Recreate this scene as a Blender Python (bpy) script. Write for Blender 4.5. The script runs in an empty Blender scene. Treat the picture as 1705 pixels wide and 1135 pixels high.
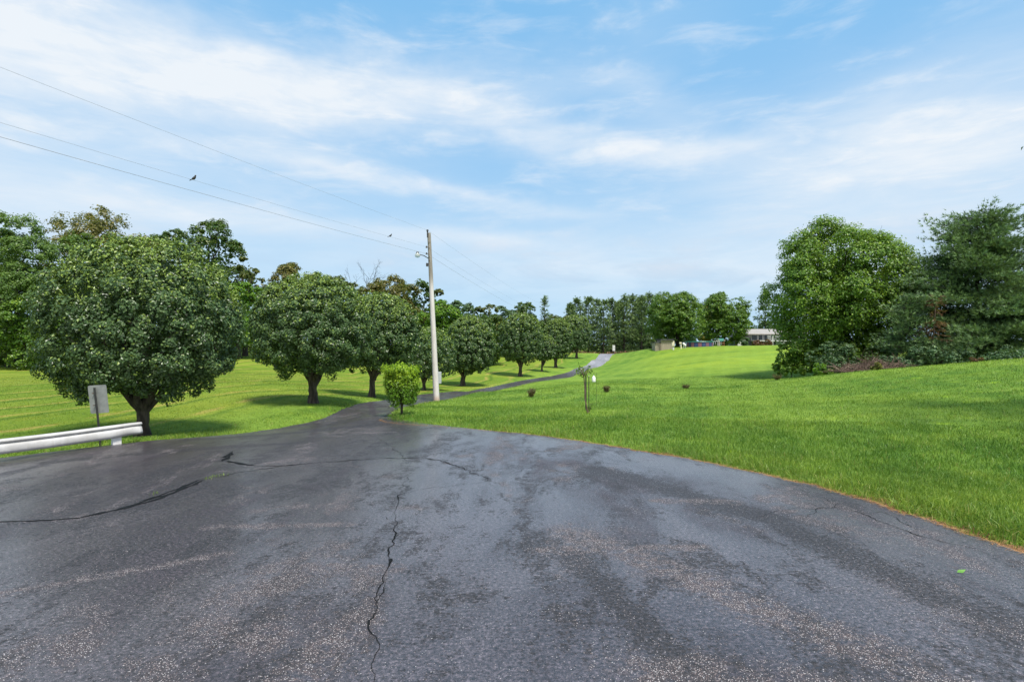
import bpy, math, random
import numpy as np
from mathutils import Vector

# ------------------------------------------------------------------ basics
sc = bpy.context.scene
COL = sc.collection
F = 947.0; CX = 852.5; HY = 575.0; EYE = 1.7
R = math.radians
rs = np.random.default_rng(7)

def nrm(v):
    return v / np.maximum(np.linalg.norm(v, axis=-1, keepdims=True), 1e-9)

def WX(px, D):
    return (px - CX) / F * D
def WZ(py, D):
    return EYE - (py - HY) / F * D

class Geo:
    """collects vertices and faces for ONE mesh"""
    def __init__(s):
        s.v = []; s.f = {}; s.a = {}; s.n = 0
    def add(s, v, faces, **attrs):
        v = np.asarray(v, float).reshape(-1, 3)
        faces = np.asarray(faces, int)
        if len(v) == 0: return
        s.f.setdefault(faces.shape[1], []).append(faces + s.n)
        s.v.append(v)
        for k in set(list(attrs) + list(s.a)):
            if k not in s.a:
                s.a[k] = [np.zeros(s.n)]
            x = attrs.get(k, 0.0)
            s.a[k].append(np.broadcast_to(np.asarray(x, float), (len(v),)))
        s.n += len(v)
    def mesh(s, name, smooth=False):
        me = bpy.data.meshes.new(name)
        V = np.concatenate(s.v).astype(np.float32)
        me.vertices.add(len(V)); me.vertices.foreach_set('co', V.ravel())
        loops = []; starts = []; tot = 0
        for k, L in s.f.items():
            A = np.concatenate(L)
            loops.append(A.ravel()); starts.append(tot + np.arange(len(A)) * k); tot += A.size
        loops = np.concatenate(loops).astype(np.int32); starts = np.concatenate(starts).astype(np.int32)
        me.loops.add(len(loops)); me.loops.foreach_set('vertex_index', loops)
        me.polygons.add(len(starts)); me.polygons.foreach_set('loop_start', starts)
        me.polygons.foreach_set('use_smooth', np.full(len(starts), bool(smooth)))
        me.update(calc_edges=True)
        me.validate()
        for k, L in s.a.items():
            at = me.attributes.new(k, 'FLOAT', 'POINT')
            at.data.foreach_set('value', np.concatenate(L).astype(np.float32))
        return me

def link(name, me, mat=None, parent=None, loc=None):
    o = bpy.data.objects.new(name, me); COL.objects.link(o)
    if mat is not None: me.materials.append(mat)
    if parent is not None: o.parent = parent
    if loc is not None: o.location = loc
    return o
def obj(name, geo, mat, parent=None, loc=None, smooth=False):
    return link(name, geo.mesh(name, smooth), mat, parent, loc)
def tag(o, label=None, cat=None, group=None, kind=None):
    if label: o['label'] = label
    if cat: o['category'] = cat
    if group: o['group'] = group
    if kind: o['kind'] = kind
    return o
def thing(name, label, cat, loc, group=None, rz=0.0):
    o = bpy.data.objects.new(name, None); COL.objects.link(o)
    o.location = loc; o.rotation_euler = (0, 0, rz); o.empty_display_size = 0.2
    return tag(o, label, cat, group)

def tube(g, pts, rad, sides=8, wob=0.0, rng=rs, cap=True, **at):
    pts = np.asarray(pts, float); n = len(pts)
    rad = np.broadcast_to(np.asarray(rad, float), (n,))
    t = np.gradient(pts, axis=0); t = nrm(t)
    ref = np.array([0., 0., 1.]) if abs(t[0, 2]) < 0.9 else np.array([1., 0., 0.])
    u = nrm(np.cross(t, ref)); w = np.cross(t, u)
    a = np.arange(sides) / sides * 2 * np.pi
    ring = pts[:, None] + rad[:, None, None] * (1 + wob * rng.standard_normal((n, sides, 1))) * (
        u[:, None] * np.cos(a)[None, :, None] + w[:, None] * np.sin(a)[None, :, None])
    i = np.arange(n - 1)[:, None] * sides; j = np.arange(sides)[None]; k = (j + 1) % sides
    q = np.stack([i + j, i + k, i + k + sides, i + j + sides], -1).reshape(-1, 4)
    g.add(ring.reshape(-1, 3), q, **at)
    if cap:
        for e, r_ in ((0, ring[0]), (1, ring[-1])):
            c = r_.mean(0)
            tri = np.stack([np.full(sides, sides), np.arange(sides), (np.arange(sides) + 1) % sides], -1)
            if e == 0: tri = tri[:, ::-1]
            g.add(np.concatenate([r_, c[None]]), tri, **at)

BOXF = np.array([[0, 3, 2, 1], [4, 5, 6, 7], [0, 1, 5, 4], [1, 2, 6, 5], [2, 3, 7, 6], [3, 0, 4, 7]])
def box(g, c, s, rz=0.0, **at):
    x, y, z = np.array(s) / 2.0
    v = np.array([[-x, -y, -z], [x, -y, -z], [x, y, -z], [-x, y, -z], [-x, -y, z], [x, -y, z], [x, y, z], [-x, y, z]])
    if rz:
        c_, s_ = math.cos(rz), math.sin(rz)
        v = v @ np.array([[c_, s_, 0], [-s_, c_, 0], [0, 0, 1]])
    g.add(v + np.asarray(c, float), BOXF, **at)
def bevel(o, w=0.01, seg=2):
    m = o.modifiers.new('bevel', 'BEVEL'); m.width = w; m.segments = seg; m.limit_method = 'ANGLE'
    return o

# ------------------------------------------------------------------ node helpers
class NT:
    def __init__(s, tree):
        s.t = tree
    def n(s, typ, ins=None, **props):
        nd = s.t.nodes.new(typ)
        for k, v in props.items(): setattr(nd, k, v)
        for k, v in (ins or {}).items():
            sock = nd.inputs[k]
            if isinstance(v, bpy.types.NodeSocket): s.t.links.new(v, sock)
            else: sock.default_value = v
        return nd
    def m(s, op, a, b=None, c=None, clamp=False):
        ins = {0: a}
        if b is not None: ins[1] = b
        if c is not None: ins[2] = c
        nd = s.n('ShaderNodeMath', ins, operation=op); nd.use_clamp = clamp
        return nd.outputs[0]
    def noise(s, vec, scale, detail=4, rough=0.55, dist=0.0):
        return s.n('ShaderNodeTexNoise', {'Vector': vec, 'Scale': scale, 'Detail': detail, 'Roughness': rough, 'Distortion': dist}).outputs[0]
    def ramp(s, fac, stops, interp='LINEAR'):
        nd = s.n('ShaderNodeValToRGB', {0: fac}); cr = nd.color_ramp; cr.interpolation = interp
        while len(cr.elements) < len(stops): cr.elements.new(0.5)
        for e, (p, c) in zip(cr.elements, stops):
            e.position = p; e.color = (c, c, c, 1) if not hasattr(c, '__len__') else (*c, 1)
        return nd.outputs[0]
    def smooth(s, x, a, b):
        nd = s.n('ShaderNodeMapRange', {0: x, 1: a, 2: b}, interpolation_type='SMOOTHSTEP'); return nd.outputs[0]
    def lin(s, x, a, b, c=0.0, d=1.0):
        return s.n('ShaderNodeMapRange', {0: x, 1: a, 2: b, 3: c, 4: d}).outputs[0]
    def mix(s, fac, a, b, blend='MIX'):
        nd = s.n('ShaderNodeMix', None, data_type='RGBA', blend_type=blend)
        for i, v in ((0, fac), (6, a), (7, b)):
            if isinstance(v, bpy.types.NodeSocket): s.t.links.new(v, nd.inputs[i])
            else: nd.inputs[i].default_value = (*v, 1) if hasattr(v, '__len__') and len(v) == 3 else v
        return nd.outputs[2]
    def scale(s, vec, sx, sy, sz, rz=0.0):
        nd = s.n('ShaderNodeMapping', {0: vec}); nd.inputs['Scale'].default_value = (sx, sy, sz)
        nd.inputs['Rotation'].default_value = (0, 0, rz); return nd.outputs[0]
    def attr(s, name):
        return s.n('ShaderNodeAttribute', None, attribute_name=name).outputs['Fac']
    def sep(s, v):
        return s.n('ShaderNodeSeparateXYZ', {0: v}).outputs
    def xyz(s, x, y, z):
        return s.n('ShaderNodeCombineXYZ', {0: x, 1: y, 2: z}).outputs[0]

def material(name):
    m = bpy.data.materials.new(name); m.use_nodes = True
    nt = m.node_tree; nt.nodes.clear()
    N = NT(nt); out = nt.nodes.new('ShaderNodeOutputMaterial')
    return m, N, out
def finish(N, out, sh):
    N.t.links.new(sh, out.inputs['Surface'])

def simple_mat(name, a, b=None, rough=0.7, scale=8.0, bump=0.0, metal=0.0, stretch=(1, 1, 1), spec=0.5):
    m, N, out = material(name)
    tc = N.n('ShaderNodeTexCoord').outputs['Object']
    v = N.scale(tc, *stretch)
    no = N.noise(v, scale, 6, 0.6)
    col = N.mix(N.smooth(no, 0.35, 0.65), a, b if b is not None else tuple(x * 0.75 for x in a))
    p = N.n('ShaderNodeBsdfPrincipled', {'Base Color': col, 'Roughness': rough, 'Metallic': metal, 'Specular IOR Level': spec})
    if bump:
        bp = N.n('ShaderNodeBump', {'Height': no, 'Strength': bump, 'Distance': 0.02}).outputs[0]
        N.t.links.new(bp, p.inputs['Normal'])
    finish(N, out, p.outputs[0]); return m

def leaf_mat(name, dark, mid, light, tip, rough=0.42, trans=0.3, spec=0.45):
    m, N, out = material(name)
    r_ = N.attr('rnd'); t_ = N.attr('tip')
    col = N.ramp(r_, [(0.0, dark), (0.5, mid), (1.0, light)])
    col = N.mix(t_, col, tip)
    p = N.n('ShaderNodeBsdfPrincipled', {'Base Color': col, 'Roughness': rough, 'Specular IOR Level': spec}).outputs[0]
    tcol = N.mix(0.5, col, (0.30, 0.42, 0.04), 'MIX')
    tr = N.n('ShaderNodeBsdfTranslucent', {0: tcol}).outputs[0]
    sh = N.n('ShaderNodeMixShader', {0: trans, 1: p, 2: tr}).outputs[0]
    finish(N, out, sh); return m

# ------------------------------------------------------------------ terrain
ctrl = []
for px, py, D in [
    (1705, 920, 4.67), (1400, 820, 6.6), (1150, 765, 8.6), (900, 725, 11), (760, 712, 12.5), (660, 705, 13.6), (636, 700, 14.1),
    (0, 762, 10.4), (240, 734, 11.5), (421, 719, 13.9), (526, 700, 16), (583, 677, 20), (608, 669.5, 21.8),
    (640, 692, 15.2), (655, 682, 18), (672, 676, 22), (690, 671.5, 24.6), (727, 666, 28.4), (760, 660.5, 31.5),
    (800, 653.5, 39), (890, 635, 52), (950, 627, 64), (980, 618.6, 70), (1000, 610, 80), (1015, 599, 92), (1027, 592, 106),
    (698, 657, 33.5), (760, 651, 38), (800, 647, 43.5), (890, 630, 57), (950, 618, 71), (980, 605, 86), (992, 597.5, 94), (1003.5, 592, 106),
    (238, 730, 13.2), (521, 672, 20), (619, 662, 26), (706, 650.5, 38), (770, 643, 46), (866, 627, 58), (902, 619, 66), (925, 612, 73), (960, 596, 90),
    (0, 622, 42), (100, 612, 48), (400, 590, 62), (200, 662, 22), (450, 640, 28), (0, 690, 17), (560, 635, 38), (300, 630, 34), (800, 612, 78), (985, 588, 104), (880, 600, 92),
    (1705, 598, 26), (1600, 606, 27.5), (1500, 614, 30), (1420, 620, 33), (1300, 632, 37), (1250, 638, 36), (1294, 633, 36.5), (1142, 648, 31), (1010, 655, 27), (885, 662, 27), (980, 690, 16.5),
    (1705, 800, 7.6), (1705, 700, 12), (1705, 640, 18), (1400, 700, 13.5), (1400, 650, 23), (1150, 690, 16), (1000, 640, 34), (1150, 632, 45),
    (1060, 585, 92), (1100, 585, 88), (1130, 582.5, 86), (1165, 581, 84), (1200, 579.5, 82), (1250, 576.5, 79), (1310, 575.5, 76), (1130, 580.5, 100), (1200, 577.5, 100), (1290, 577, 100), (1180, 600, 62), (1080, 600, 78), (1300, 605, 58), (1350, 622, 46), (1500, 622, 42), (1650, 616, 44),
]:
    ctrl.append((WX(px, D), D, WZ(py, D)))
ctrl += [(-12, -12, 0), (0, -12, 0), (12, -12, .3), (0, 0, 0), (-5, 2.5, -.02), (3, 2, 0), (0, 5, -.01), (-4, 6, -.06), (0, 8, -.06), (7, 0, .12), (14, 3, .5),
         (-14, 2, -.3), (-22, 10, -.4), (-60, 45, .3), (-60, 90, 2), (-110, 60, 1), (30, 45, 0.4), (60, 40, 1.2), (44, 88, 1.5), (80, 90, 2), (44, 130, 1.0), (80, 130, 1.2),
         (0, 110, .4), (0, 150, .6), (-30, 110, 1.2), (20, 125, -.2), (24, 150, 0.), (60, 180, .6), (-60, 180, 2.0), (0, 230, 1), (-150, 0, 0), (150, 0, 2), (0, -150, 0), (150, 150, 3), (-150, 150, 3)]
ctrl = np.array(ctrl)
_S = 20.0
def _U(r2):
    return np.where(r2 > 1e-12, 0.5 * r2 * np.log(np.maximum(r2, 1e-12)), 0)
_p = ctrl[:, :2] / _S
_K = _U(((_p[:, None] - _p[None]) ** 2).sum(-1)) + np.eye(len(_p)) * 0.0004
_P = np.concatenate([np.ones((len(_p), 1)), _p], 1)
_A = np.block([[_K, _P], [_P.T, np.zeros((3, 3))]])
_w = np.linalg.solve(_A, np.concatenate([ctrl[:, 2], np.zeros(3)]))
def Z(x, y):
    x = np.asarray(x, float); y = np.asarray(y, float); shp = np.broadcast(x, y).shape
    X = np.broadcast_to(x, shp).ravel(); Y = np.broadcast_to(y, shp).ravel()
    rr = np.hypot(X, Y); k = np.minimum(1, 200 / np.maximum(rr, 1)); 
    q = np.stack([X * k, Y * k], -1) / _S
    out = np.empty(len(q))
    for i in range(0, len(q), 20000):
        a = q[i:i + 20000]
        out[i:i + 20000] = _U(((a[:, None] - _p[None]) ** 2).sum(-1)) @ _w[:-3] + _w[-3] + a @ _w[-2:]
    return np.clip(out, -4, 6).reshape(shp)
def place(px, D, dz=0.0):
    x = WX(px, D); return (x, D, float(Z(x, D)) + dz)

# ---- driveway outline: stations (left edge, right edge)
stL = [(-19, -9), (-16.5, 2)] + [(WX(a, d), d) for a, d in [(0, 10.4), (240, 11.5), (421, 13.9), (526, 16), (563, 18.2), (583, 20), (608, 21.8), (640, 25), (668, 29), (698, 33.5), (760, 38), (800, 43.5), (890, 57), (950, 71), (980, 86), (992, 94), (1003.5, 106), (1030, 135)]]
stR = [(7.5, -9), (5.3, 0.5)] + [(WX(a, d), d) for a, d in [(1705, 4.67), (1400, 6.6), (1150, 8.6), (900, 11), (720, 12.9), (636, 14.1), (641, 15.6), (656, 18.6), (674, 22.4), (700, 25.8), (760, 31.5), (800, 39), (890, 52), (950, 64), (1004, 84), (1014, 92), (1027, 106), (1050, 135)]]
def catmull(P, n):
    P = np.asarray(P, float); Q = np.concatenate([[2 * P[0] - P[1]], P, [2 * P[-1] - P[-2]]]); out = []
    for i in range(1, len(Q) - 2):
        t = np.linspace(0, 1, n, endpoint=False)[:, None]
        # centripetal-ish: plain uniform with tension to avoid overshoot
        p0, p1, p2, p3 = Q[i - 1], Q[i], Q[i + 1], Q[i + 2]
        L = np.linalg.norm(p2 - p1); 
        m1 = (p2 - p0); m1 = m1 / max(np.linalg.norm(m1), 1e-6) * min(L, np.linalg.norm(p1 - p0) * 1.6 + 1e-6)
        m2 = (p3 - p1); m2 = m2 / max(np.linalg.norm(m2), 1e-6) * min(L, np.linalg.norm(p3 - p2) * 1.6 + 1e-6)
        out.append((2*t**3-3*t**2+1)*p1 + (t**3-2*t**2+t)*m1 + (-2*t**3+3*t**2)*p2 + (t**3-t**2)*m2)
    out.append(P[-1:]); return np.concatenate(out)
EL = catmull(stL, 40); ER = catmull(stR, 40); EL0, ER0 = EL.copy(), ER.copy()
# slightly ragged edge
def rag(E, seed, amp):
    r = np.random.default_rng(seed); n = r.standard_normal(len(E)); n = np.convolve(n, np.ones(5) / 5, 'same') + .45 * r.standard_normal(len(E)) + .9 * np.convolve(r.standard_normal(len(E)), np.ones(14) / 14, 'same')
    t = nrm(np.gradient(E, axis=0)); return E + np.stack([-t[:, 1], t[:, 0]], -1) * (n * amp)[:, None]
EL = rag(EL, 1, 0.05); ER = rag(ER, 2, 0.045)
POLY = np.concatenate([EL, ER[::-1]])
def inside(x, y):
    x = x.ravel(); y = y.ravel(); c = np.zeros(len(x), bool)
    A = POLY; B = np.roll(POLY, -1, 0)
    for (x1, y1), (x2, y2) in zip(A, B):
        if y1 == y2: continue
        k = (y1 > y) != (y2 > y)
        if k.any():
            c ^= k & (x < (x2 - x1) * (y - y1) / (y2 - y1) + x1)
    return c
def edge_dist(x, y):
    q = np.stack([x.ravel(), y.ravel()], -1); out = np.full(len(q), 1e9)
    E = np.concatenate([EL, ER])
    near = (q[:, 1] < 140) & (q[:, 1] > -12) & (np.abs(q[:, 0]) < 30)
    idx = np.where(near)[0]
    for i in range(0, len(idx), 4000):
        s = q[idx[i:i + 4000]]
        out[idx[i:i + 4000]] = np.sqrt(((s[:, None] - E[None]) ** 2).sum(-1).min(1))
    return out

# ------------------------------------------------------------------ lawn colour
def lawn_color(N):
    pos = N.n('ShaderNodeNewGeometry').outputs['Position']
    x, y, z = N.sep(pos)[:3]
    # signed distance from the line of trees (negative = field on the left)
    s = N.m('SUBTRACT', x, N.m('ADD', N.m('MULTIPLY', y, 0.245), -11.4))
    left = N.smooth(N.m('ADD', s, N.m('MULTIPLY', N.noise(pos, .4, 3, .6), 1.5)), 1.0, -2.8)
    big = N.noise(pos, 0.16, 3, 0.5)
    med = N.noise(pos, 0.9, 4, 0.6)
    fine = N.noise(pos, 7.0, 3, 0.6)
    c = N.mix(N.smooth(big, 0.35, 0.65), (0.092, 0.186, 0.026), (0.185, 0.285, 0.040))
    c = N.mix(N.m('MULTIPLY', N.smooth(med, 0.45, 0.75), 0.55), c, (0.29, 0.39, 0.055))
    lime = N.m('MULTIPLY', N.smooth(N.noise(pos, 1.6, 4, .6), .62, .70), N.smooth(N.noise(pos, .35, 2, .5), .5, .6))
    c = N.mix(N.m('MULTIPLY', lime, .7), c, (0.30, 0.46, 0.02))
    # yellow-green bank below the house, sun on the slope painted into its colour
    bank = N.m('MULTIPLY', N.m('MULTIPLY', N.smooth(y, 42.0, 62.0), N.smooth(y, 100.0, 80.0)), N.smooth(s, 8.0, 14.0))
    c = N.mix(N.m('MULTIPLY', bank, N.lin(N.noise(N.scale(pos, .5, 1.5, 1), .22, 5, .65), .35, .65, .15, .75)), c, (0.28, 0.36, 0.03))
    c = N.mix(N.m('MULTIPLY', N.smooth(N.noise(N.scale(pos, 0.4, 2.2, 1), .5, 5, .65), .5, .66), .35), c, (0.09, 0.19, 0.014))
    sw = N.m('SUBTRACT', x, N.m('MULTIPLY', y, 0.38)); sw = N.m('SINE', N.m('ADD', N.m('MULTIPLY', sw, 3.6), N.m('MULTIPLY', big, 5.0)))
    c = N.mix(N.m('MULTIPLY', N.smooth(sw, -.3, .9), .22), c, (0.24, 0.36, 0.05))
    # pale dry flecks on the far flat part
    fl = N.noise(N.scale(pos, 0.45, 1.6, 1), 1.1, 4, 0.6)
    c = N.mix(N.m('MULTIPLY', N.m('MULTIPLY', N.smooth(fl, 0.58, 0.75), N.smooth(y, 22.0, 30.0)), 0.5), c, (0.33, 0.36, 0.10))
    # left field: yellower, with mower swaths
    w = N.m('ADD', s, N.m('ADD', N.m('MULTIPLY', N.noise(pos, 0.11, 2, 0.5), 5.0), N.m('MULTIPLY', N.noise(pos, 0.8, 3, 0.6), .5)))
    fr = N.m('FRACT', N.m('MULTIPLY', w, 0.40))
    line = N.m('MULTIPLY', N.smooth(fr, 0.0, 0.06), N.smooth(fr, 0.20, 0.08))
    dark = N.m('MULTIPLY', N.smooth(fr, 0.20, 0.26), N.smooth(fr, 0.42, 0.27))
    brk = N.smooth(N.noise(pos, 0.35, 3, 0.6), 0.38, 0.52)
    lc = N.mix(N.smooth(big, 0.4, 0.6), (0.145, 0.215, 0.020), (0.215, 0.270, 0.030))
    lc = N.mix(N.m('MULTIPLY', N.smooth(med, 0.5, 0.7), 0.5), lc, (0.26, 0.28, 0.03))
    lc = N.mix(N.m('MULTIPLY', dark, 0.75), lc, (0.06, 0.115, 0.012))
    lc = N.mix(N.m('MULTIPLY', N.m('MULTIPLY', line, brk), 0.7), lc, (0.42, 0.30, 0.09))
    c = N.mix(N.m('MULTIPLY', left, 0.9), c, lc)
    c = N.mix(N.m('MULTIPLY', N.smooth(fine, .35, .7), 0.4), c, (0.06, 0.13, 0.012))
    return c, pos

def make_ground_mat():
    m, N, out = material('lawn_soil_and_turf')
    c, pos = lawn_color(N)
    soil = N.noise(pos, 14, 5, 0.65)
    c = N.mix(N.smooth(soil, 0.62, 0.78), c, (0.055, 0.060, 0.015))
    bp = N.n('ShaderNodeBump', {'Height': N.noise(pos, 20, 5, 0.7), 'Strength': 0.9, 'Distance': 0.06}).outputs[0]
    p = N.n('ShaderNodeBsdfPrincipled', {'Base Color': c, 'Roughness': 0.9, 'Specular IOR Level': 0.1, 'Normal': bp})
    finish(N, out, p.outputs[0]); return m
def make_blade_mat():
    m, N, out = material('grass_blades')
    c, pos = lawn_color(N)
    r_ = N.attr('rnd')
    c2 = N.mix(r_, N.mix(1.0, c, (0.55, 0.72, 0.6), 'MULTIPLY'), N.mix(1.0, c, (1.75, 1.5, 1.75), 'MULTIPLY'))
    c2 = N.mix(N.attr('tip'), c2, (0.34, 0.30, 0.10))
    p = N.n('ShaderNodeBsdfPrincipled', {'Base Color': c2, 'Roughness': 0.45, 'Specular IOR Level': 0.35}).outputs[0]
    tr = N.n('ShaderNodeBsdfTranslucent', {0: N.mix(1.0, c2, (1.4, 1.3, 0.8), 'MULTIPLY')}).outputs[0]
    sh = N.n('ShaderNodeMixShader', {0: 0.35, 1: p, 2: tr}).outputs[0]
    finish(N, out, sh); return m

def make_asphalt_mat():
    m, N, out = material('wet_worn_asphalt')
    pos = N.n('ShaderNodeNewGeometry').outputs['Position']
    x, y, z = N.sep(pos)[:3]
    flat = N.xyz(x, y, 0.0)
    # directional streaks along the traffic direction
    st = N.scale(flat, 1.0, 0.42, 1.0, R(-18))
    wear = N.noise(st, 0.55, 5, 0.62, 0.6)
    wear2 = N.noise(st, 1.7, 8, 0.70, 0.5)
    blot = N.noise(flat, 3.2, 8, 0.75, 0.3)
    fine = N.noise(flat, 60, 4, 0.7)
    grain = N.noise(flat, 38, 7, 0.86)
    track = N.noise(N.scale(flat, 1.0, 0.16, 1.0, R(-8)), 0.9, 6, 0.65, 0.4)
    # exposed stone chips where the seal has worn off
    chipn = N.noise(N.scale(flat, 1.0, 0.5, 1.0, R(24)), 0.8, 8, 0.70, 0.8)
    worn = N.m('MULTIPLY', N.smooth(chipn, 0.525, 0.62), N.smooth(blot, 0.42, 0.56))
    vor = N.n('ShaderNodeTexVoronoi', {'Vector': flat, 'Scale': 135.0, 'Randomness': 1.0})
    vd = vor.outputs['Distance']; vc = N.sep(vor.outputs['Color'])[:3]
    pick = N.m('GREATER_THAN', vc[0], N.m('SUBTRACT', 0.975, N.m('MULTIPLY', worn, 0.52)))
    chip = N.m('MULTIPLY', pick, N.smooth(vd, 0.60, 0.30))
    chipc = N.ramp(vc[1], [(0.0, (0.14, 0.09, 0.085)), (0.35, (0.33, 0.25, 0.235)), (0.7, (0.48, 0.42, 0.41)), (1.0, (0.70, 0.66, 0.65))])
    rag_ = N.noise(flat, 11.0, 6, 0.8)
    wet = N.m('ADD', wear2, N.m('MULTIPLY', N.m('SUBTRACT', rag_, 0.5), 0.45))
    soft_d = N.m('MULTIPLY', N.smooth(wet, 0.46, 0.60), N.smooth(blot, 0.34, 0.56))
    soft_d = N.m('MAXIMUM', soft_d, N.m('MULTIPLY', N.smooth(track, 0.52, 0.64), N.m('MULTIPLY', N.smooth(blot, 0.38, 0.60), 0.8)))
    dots = N.noise(flat, 30.0, 6, 0.85)
    damp = N.smooth(N.m('ADD', dots, N.m('MULTIPLY', soft_d, 0.13)), 0.545, 0.625)
    damp = N.m('MAXIMUM', damp, N.m('MULTIPLY', soft_d, 0.45))
    def seg_mask(ax, ay, bx, by, w):
        L2 = (bx - ax) ** 2 + (by - ay) ** 2
        tt = N.m('DIVIDE', N.m('ADD', N.m('MULTIPLY', N.m('SUBTRACT', x, ax), bx - ax), N.m('MULTIPLY', N.m('SUBTRACT', y, ay), by - ay)), L2, None, True)
        ex = N.m('SUBTRACT', x, N.m('ADD', N.m('MULTIPLY', tt, bx - ax), ax)); ey = N.m('SUBTRACT', y, N.m('ADD', N.m('MULTIPLY', tt, by - ay), ay))
        dd = N.m('SQRT', N.m('ADD', N.m('MULTIPLY', ex, ex), N.m('MULTIPLY', ey, ey)))
        dd = N.m('ADD', dd, N.m('MULTIPLY', N.m('SUBTRACT', blot, 0.5), w * 2.6))
        return N.smooth(dd, w, w * 0.25)
    strip = seg_mask(2.3, 8.6, 3.75, 3.6, .42)
    band = seg_mask(1.2, 8.0, 2.55, 5.6, .38); band = N.m('MAXIMUM', band, seg_mask(2.5, 5.6, 3.1, 2.9, .34)); band = N.m('MAXIMUM', band, seg_mask(.5, 4.6, 1.0, 2.6, .22)); band = N.m('MAXIMUM', band, seg_mask(-6.5, 11.5, -3.2, 13.5, .45)); band = N.m('MAXIMUM', band, seg_mask(-7.5, 9.2, -4.2, 10.6, .30))
    soft_d = N.m('MULTIPLY', N.m('MAXIMUM', soft_d, N.m('MULTIPLY', band, .95)), N.m('SUBTRACT', 1.0, N.m('MULTIPLY', strip, .9)))
    grav = seg_mask(.55, 5.2, 2.3, 2.7, .30)
    for sg_ in ((-2.9, 5.45, -1.6, 5.5, .13), (-1.85, 3.45, -1.4, 3.3, .22), (-1.0, 3.4, -1.2, 2.8, .20), (-1.6, 4.4, -.9, 4.35, .12), (1.6, 6.3, 2.4, 6.2, .16), (.2, 4.75, 1.6, 4.8, .13), (-2.4, 4.7, -3.6, 3.9, .12), (.8, 2.9, 2.6, 2.5, .35)):
        grav = N.m('MAXIMUM', grav, seg_mask(*sg_))
    worn = N.m('MAXIMUM', N.m('MULTIPLY', worn, .8), N.m('MULTIPLY', grav, N.smooth(N.noise(flat, 9.0, 4, .7), .34, .58)))
    pick = N.m('GREATER_THAN', vc[0], N.m('SUBTRACT', 0.975, N.m('MULTIPLY', worn, 0.55)))
    chip = N.m('MULTIPLY', pick, N.smooth(vd, 0.60, 0.30))
    damp = N.smooth(N.m('ADD', dots, N.m('MULTIPLY', soft_d, 0.13)), 0.545, 0.625)
    damp = N.m('MAXIMUM', damp, N.m('MULTIPLY', soft_d, 0.45))
    base = N.mix(N.smooth(wear, 0.40, 0.60), (0.051, 0.040, 0.046), (0.090, 0.074, 0.083))
    base = N.mix(N.m('MULTIPLY', damp, 0.88), base, (0.022, 0.0195, 0.0195))
    base = N.mix(1.0, base, N.ramp(grain, [(0.38, 0.12), (0.47, 0.62), (0.53, 1.05), (0.62, 2.9)]), 'MULTIPLY')
    base = N.mix(N.m('MULTIPLY', worn, 0.60), base, (0.058, 0.046, 0.046))
    base = N.mix(N.m('MULTIPLY', chip, 0.95), base, chipc)
    pits = N.smooth(N.noise(flat, 24, 5, 0.75), 0.61, 0.67)
    base = N.mix(N.m('MULTIPLY', pits, 0.85), base, (0.005, 0.005, 0.005))
    # far rise painted paler, standing in for grazing sky reflection
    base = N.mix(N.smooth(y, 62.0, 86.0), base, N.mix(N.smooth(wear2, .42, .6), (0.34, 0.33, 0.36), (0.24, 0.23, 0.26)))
    # wet film: smooth where water lies, rough where it has dried
    film = N.m('MULTIPLY', N.m('SUBTRACT', 1.0, damp), N.m('SUBTRACT', 1.0, worn))
    film = N.m('MULTIPLY', film, N.m('MAXIMUM', N.smooth(wear, 0.30, 0.50), strip))
    rough = N.m('ADD', N.m('MULTIPLY', film, -0.28), 0.62)
    rough = N.m('ADD', rough, N.m('MULTIPLY', N.m('SUBTRACT', grain, 0.5), 0.5), None, True)
    h = N.m('ADD', N.m('MULTIPLY', grain, 1.2), N.m('MULTIPLY', chip, 0.8))
    h = N.m('ADD', h, N.m('MULTIPLY', N.noise(flat, 130, 2, 0.6), 0.5))
    bp = N.n('ShaderNodeBump', {'Height': h, 'Strength': 0.8, 'Distance': 0.008}).outputs[0]
    bp = N.n('ShaderNodeBump', {'Height': N.noise(flat, 1.3, 3, 0.5), 'Strength': 0.25, 'Distance': 0.03, 'Normal': bp}).outputs[0]
    p = N.n('ShaderNodeBsdfPrincipled', {'Base Color': base, 'Roughness': rough, 'Specular IOR Level': 0.5, 'Normal': bp, 'Coat Weight': N.m('MULTIPLY', film, 0.7), 'Coat Roughness': 0.22})
    finish(N, out, p.outputs[0]); return m

def make_edge_mat():
    m, N, out = material('needle_covered_soil')
    pos = N.n('ShaderNodeNewGeometry').outputs['Position']
    n1 = N.noise(pos, 5, 5, 0.65); n2 = N.noise(pos, 60, 4, 0.7)
    c = N.mix(N.smooth(n1, 0.4, 0.6), (0.13, 0.075, 0.035), (0.30, 0.16, 0.065))
    c = N.mix(N.smooth(n2, 0.4, 0.65), c, (0.10, 0.06, 0.03))
    bp = N.n('ShaderNodeBump', {'Height': n2, 'Strength': 0.8, 'Distance': 0.02}).outputs[0]
    p = N.n('ShaderNodeBsdfPrincipled', {'Base Color': c, 'Roughness': 0.9, 'Specular IOR Level': 0.15, 'Normal': bp})
    finish(N, out, p.outputs[0]); return m

M_ground = make_ground_mat(); M_blade = make_blade_mat(); M_asph = make_asphalt_mat(); M_edge = make_edge_mat()

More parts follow.
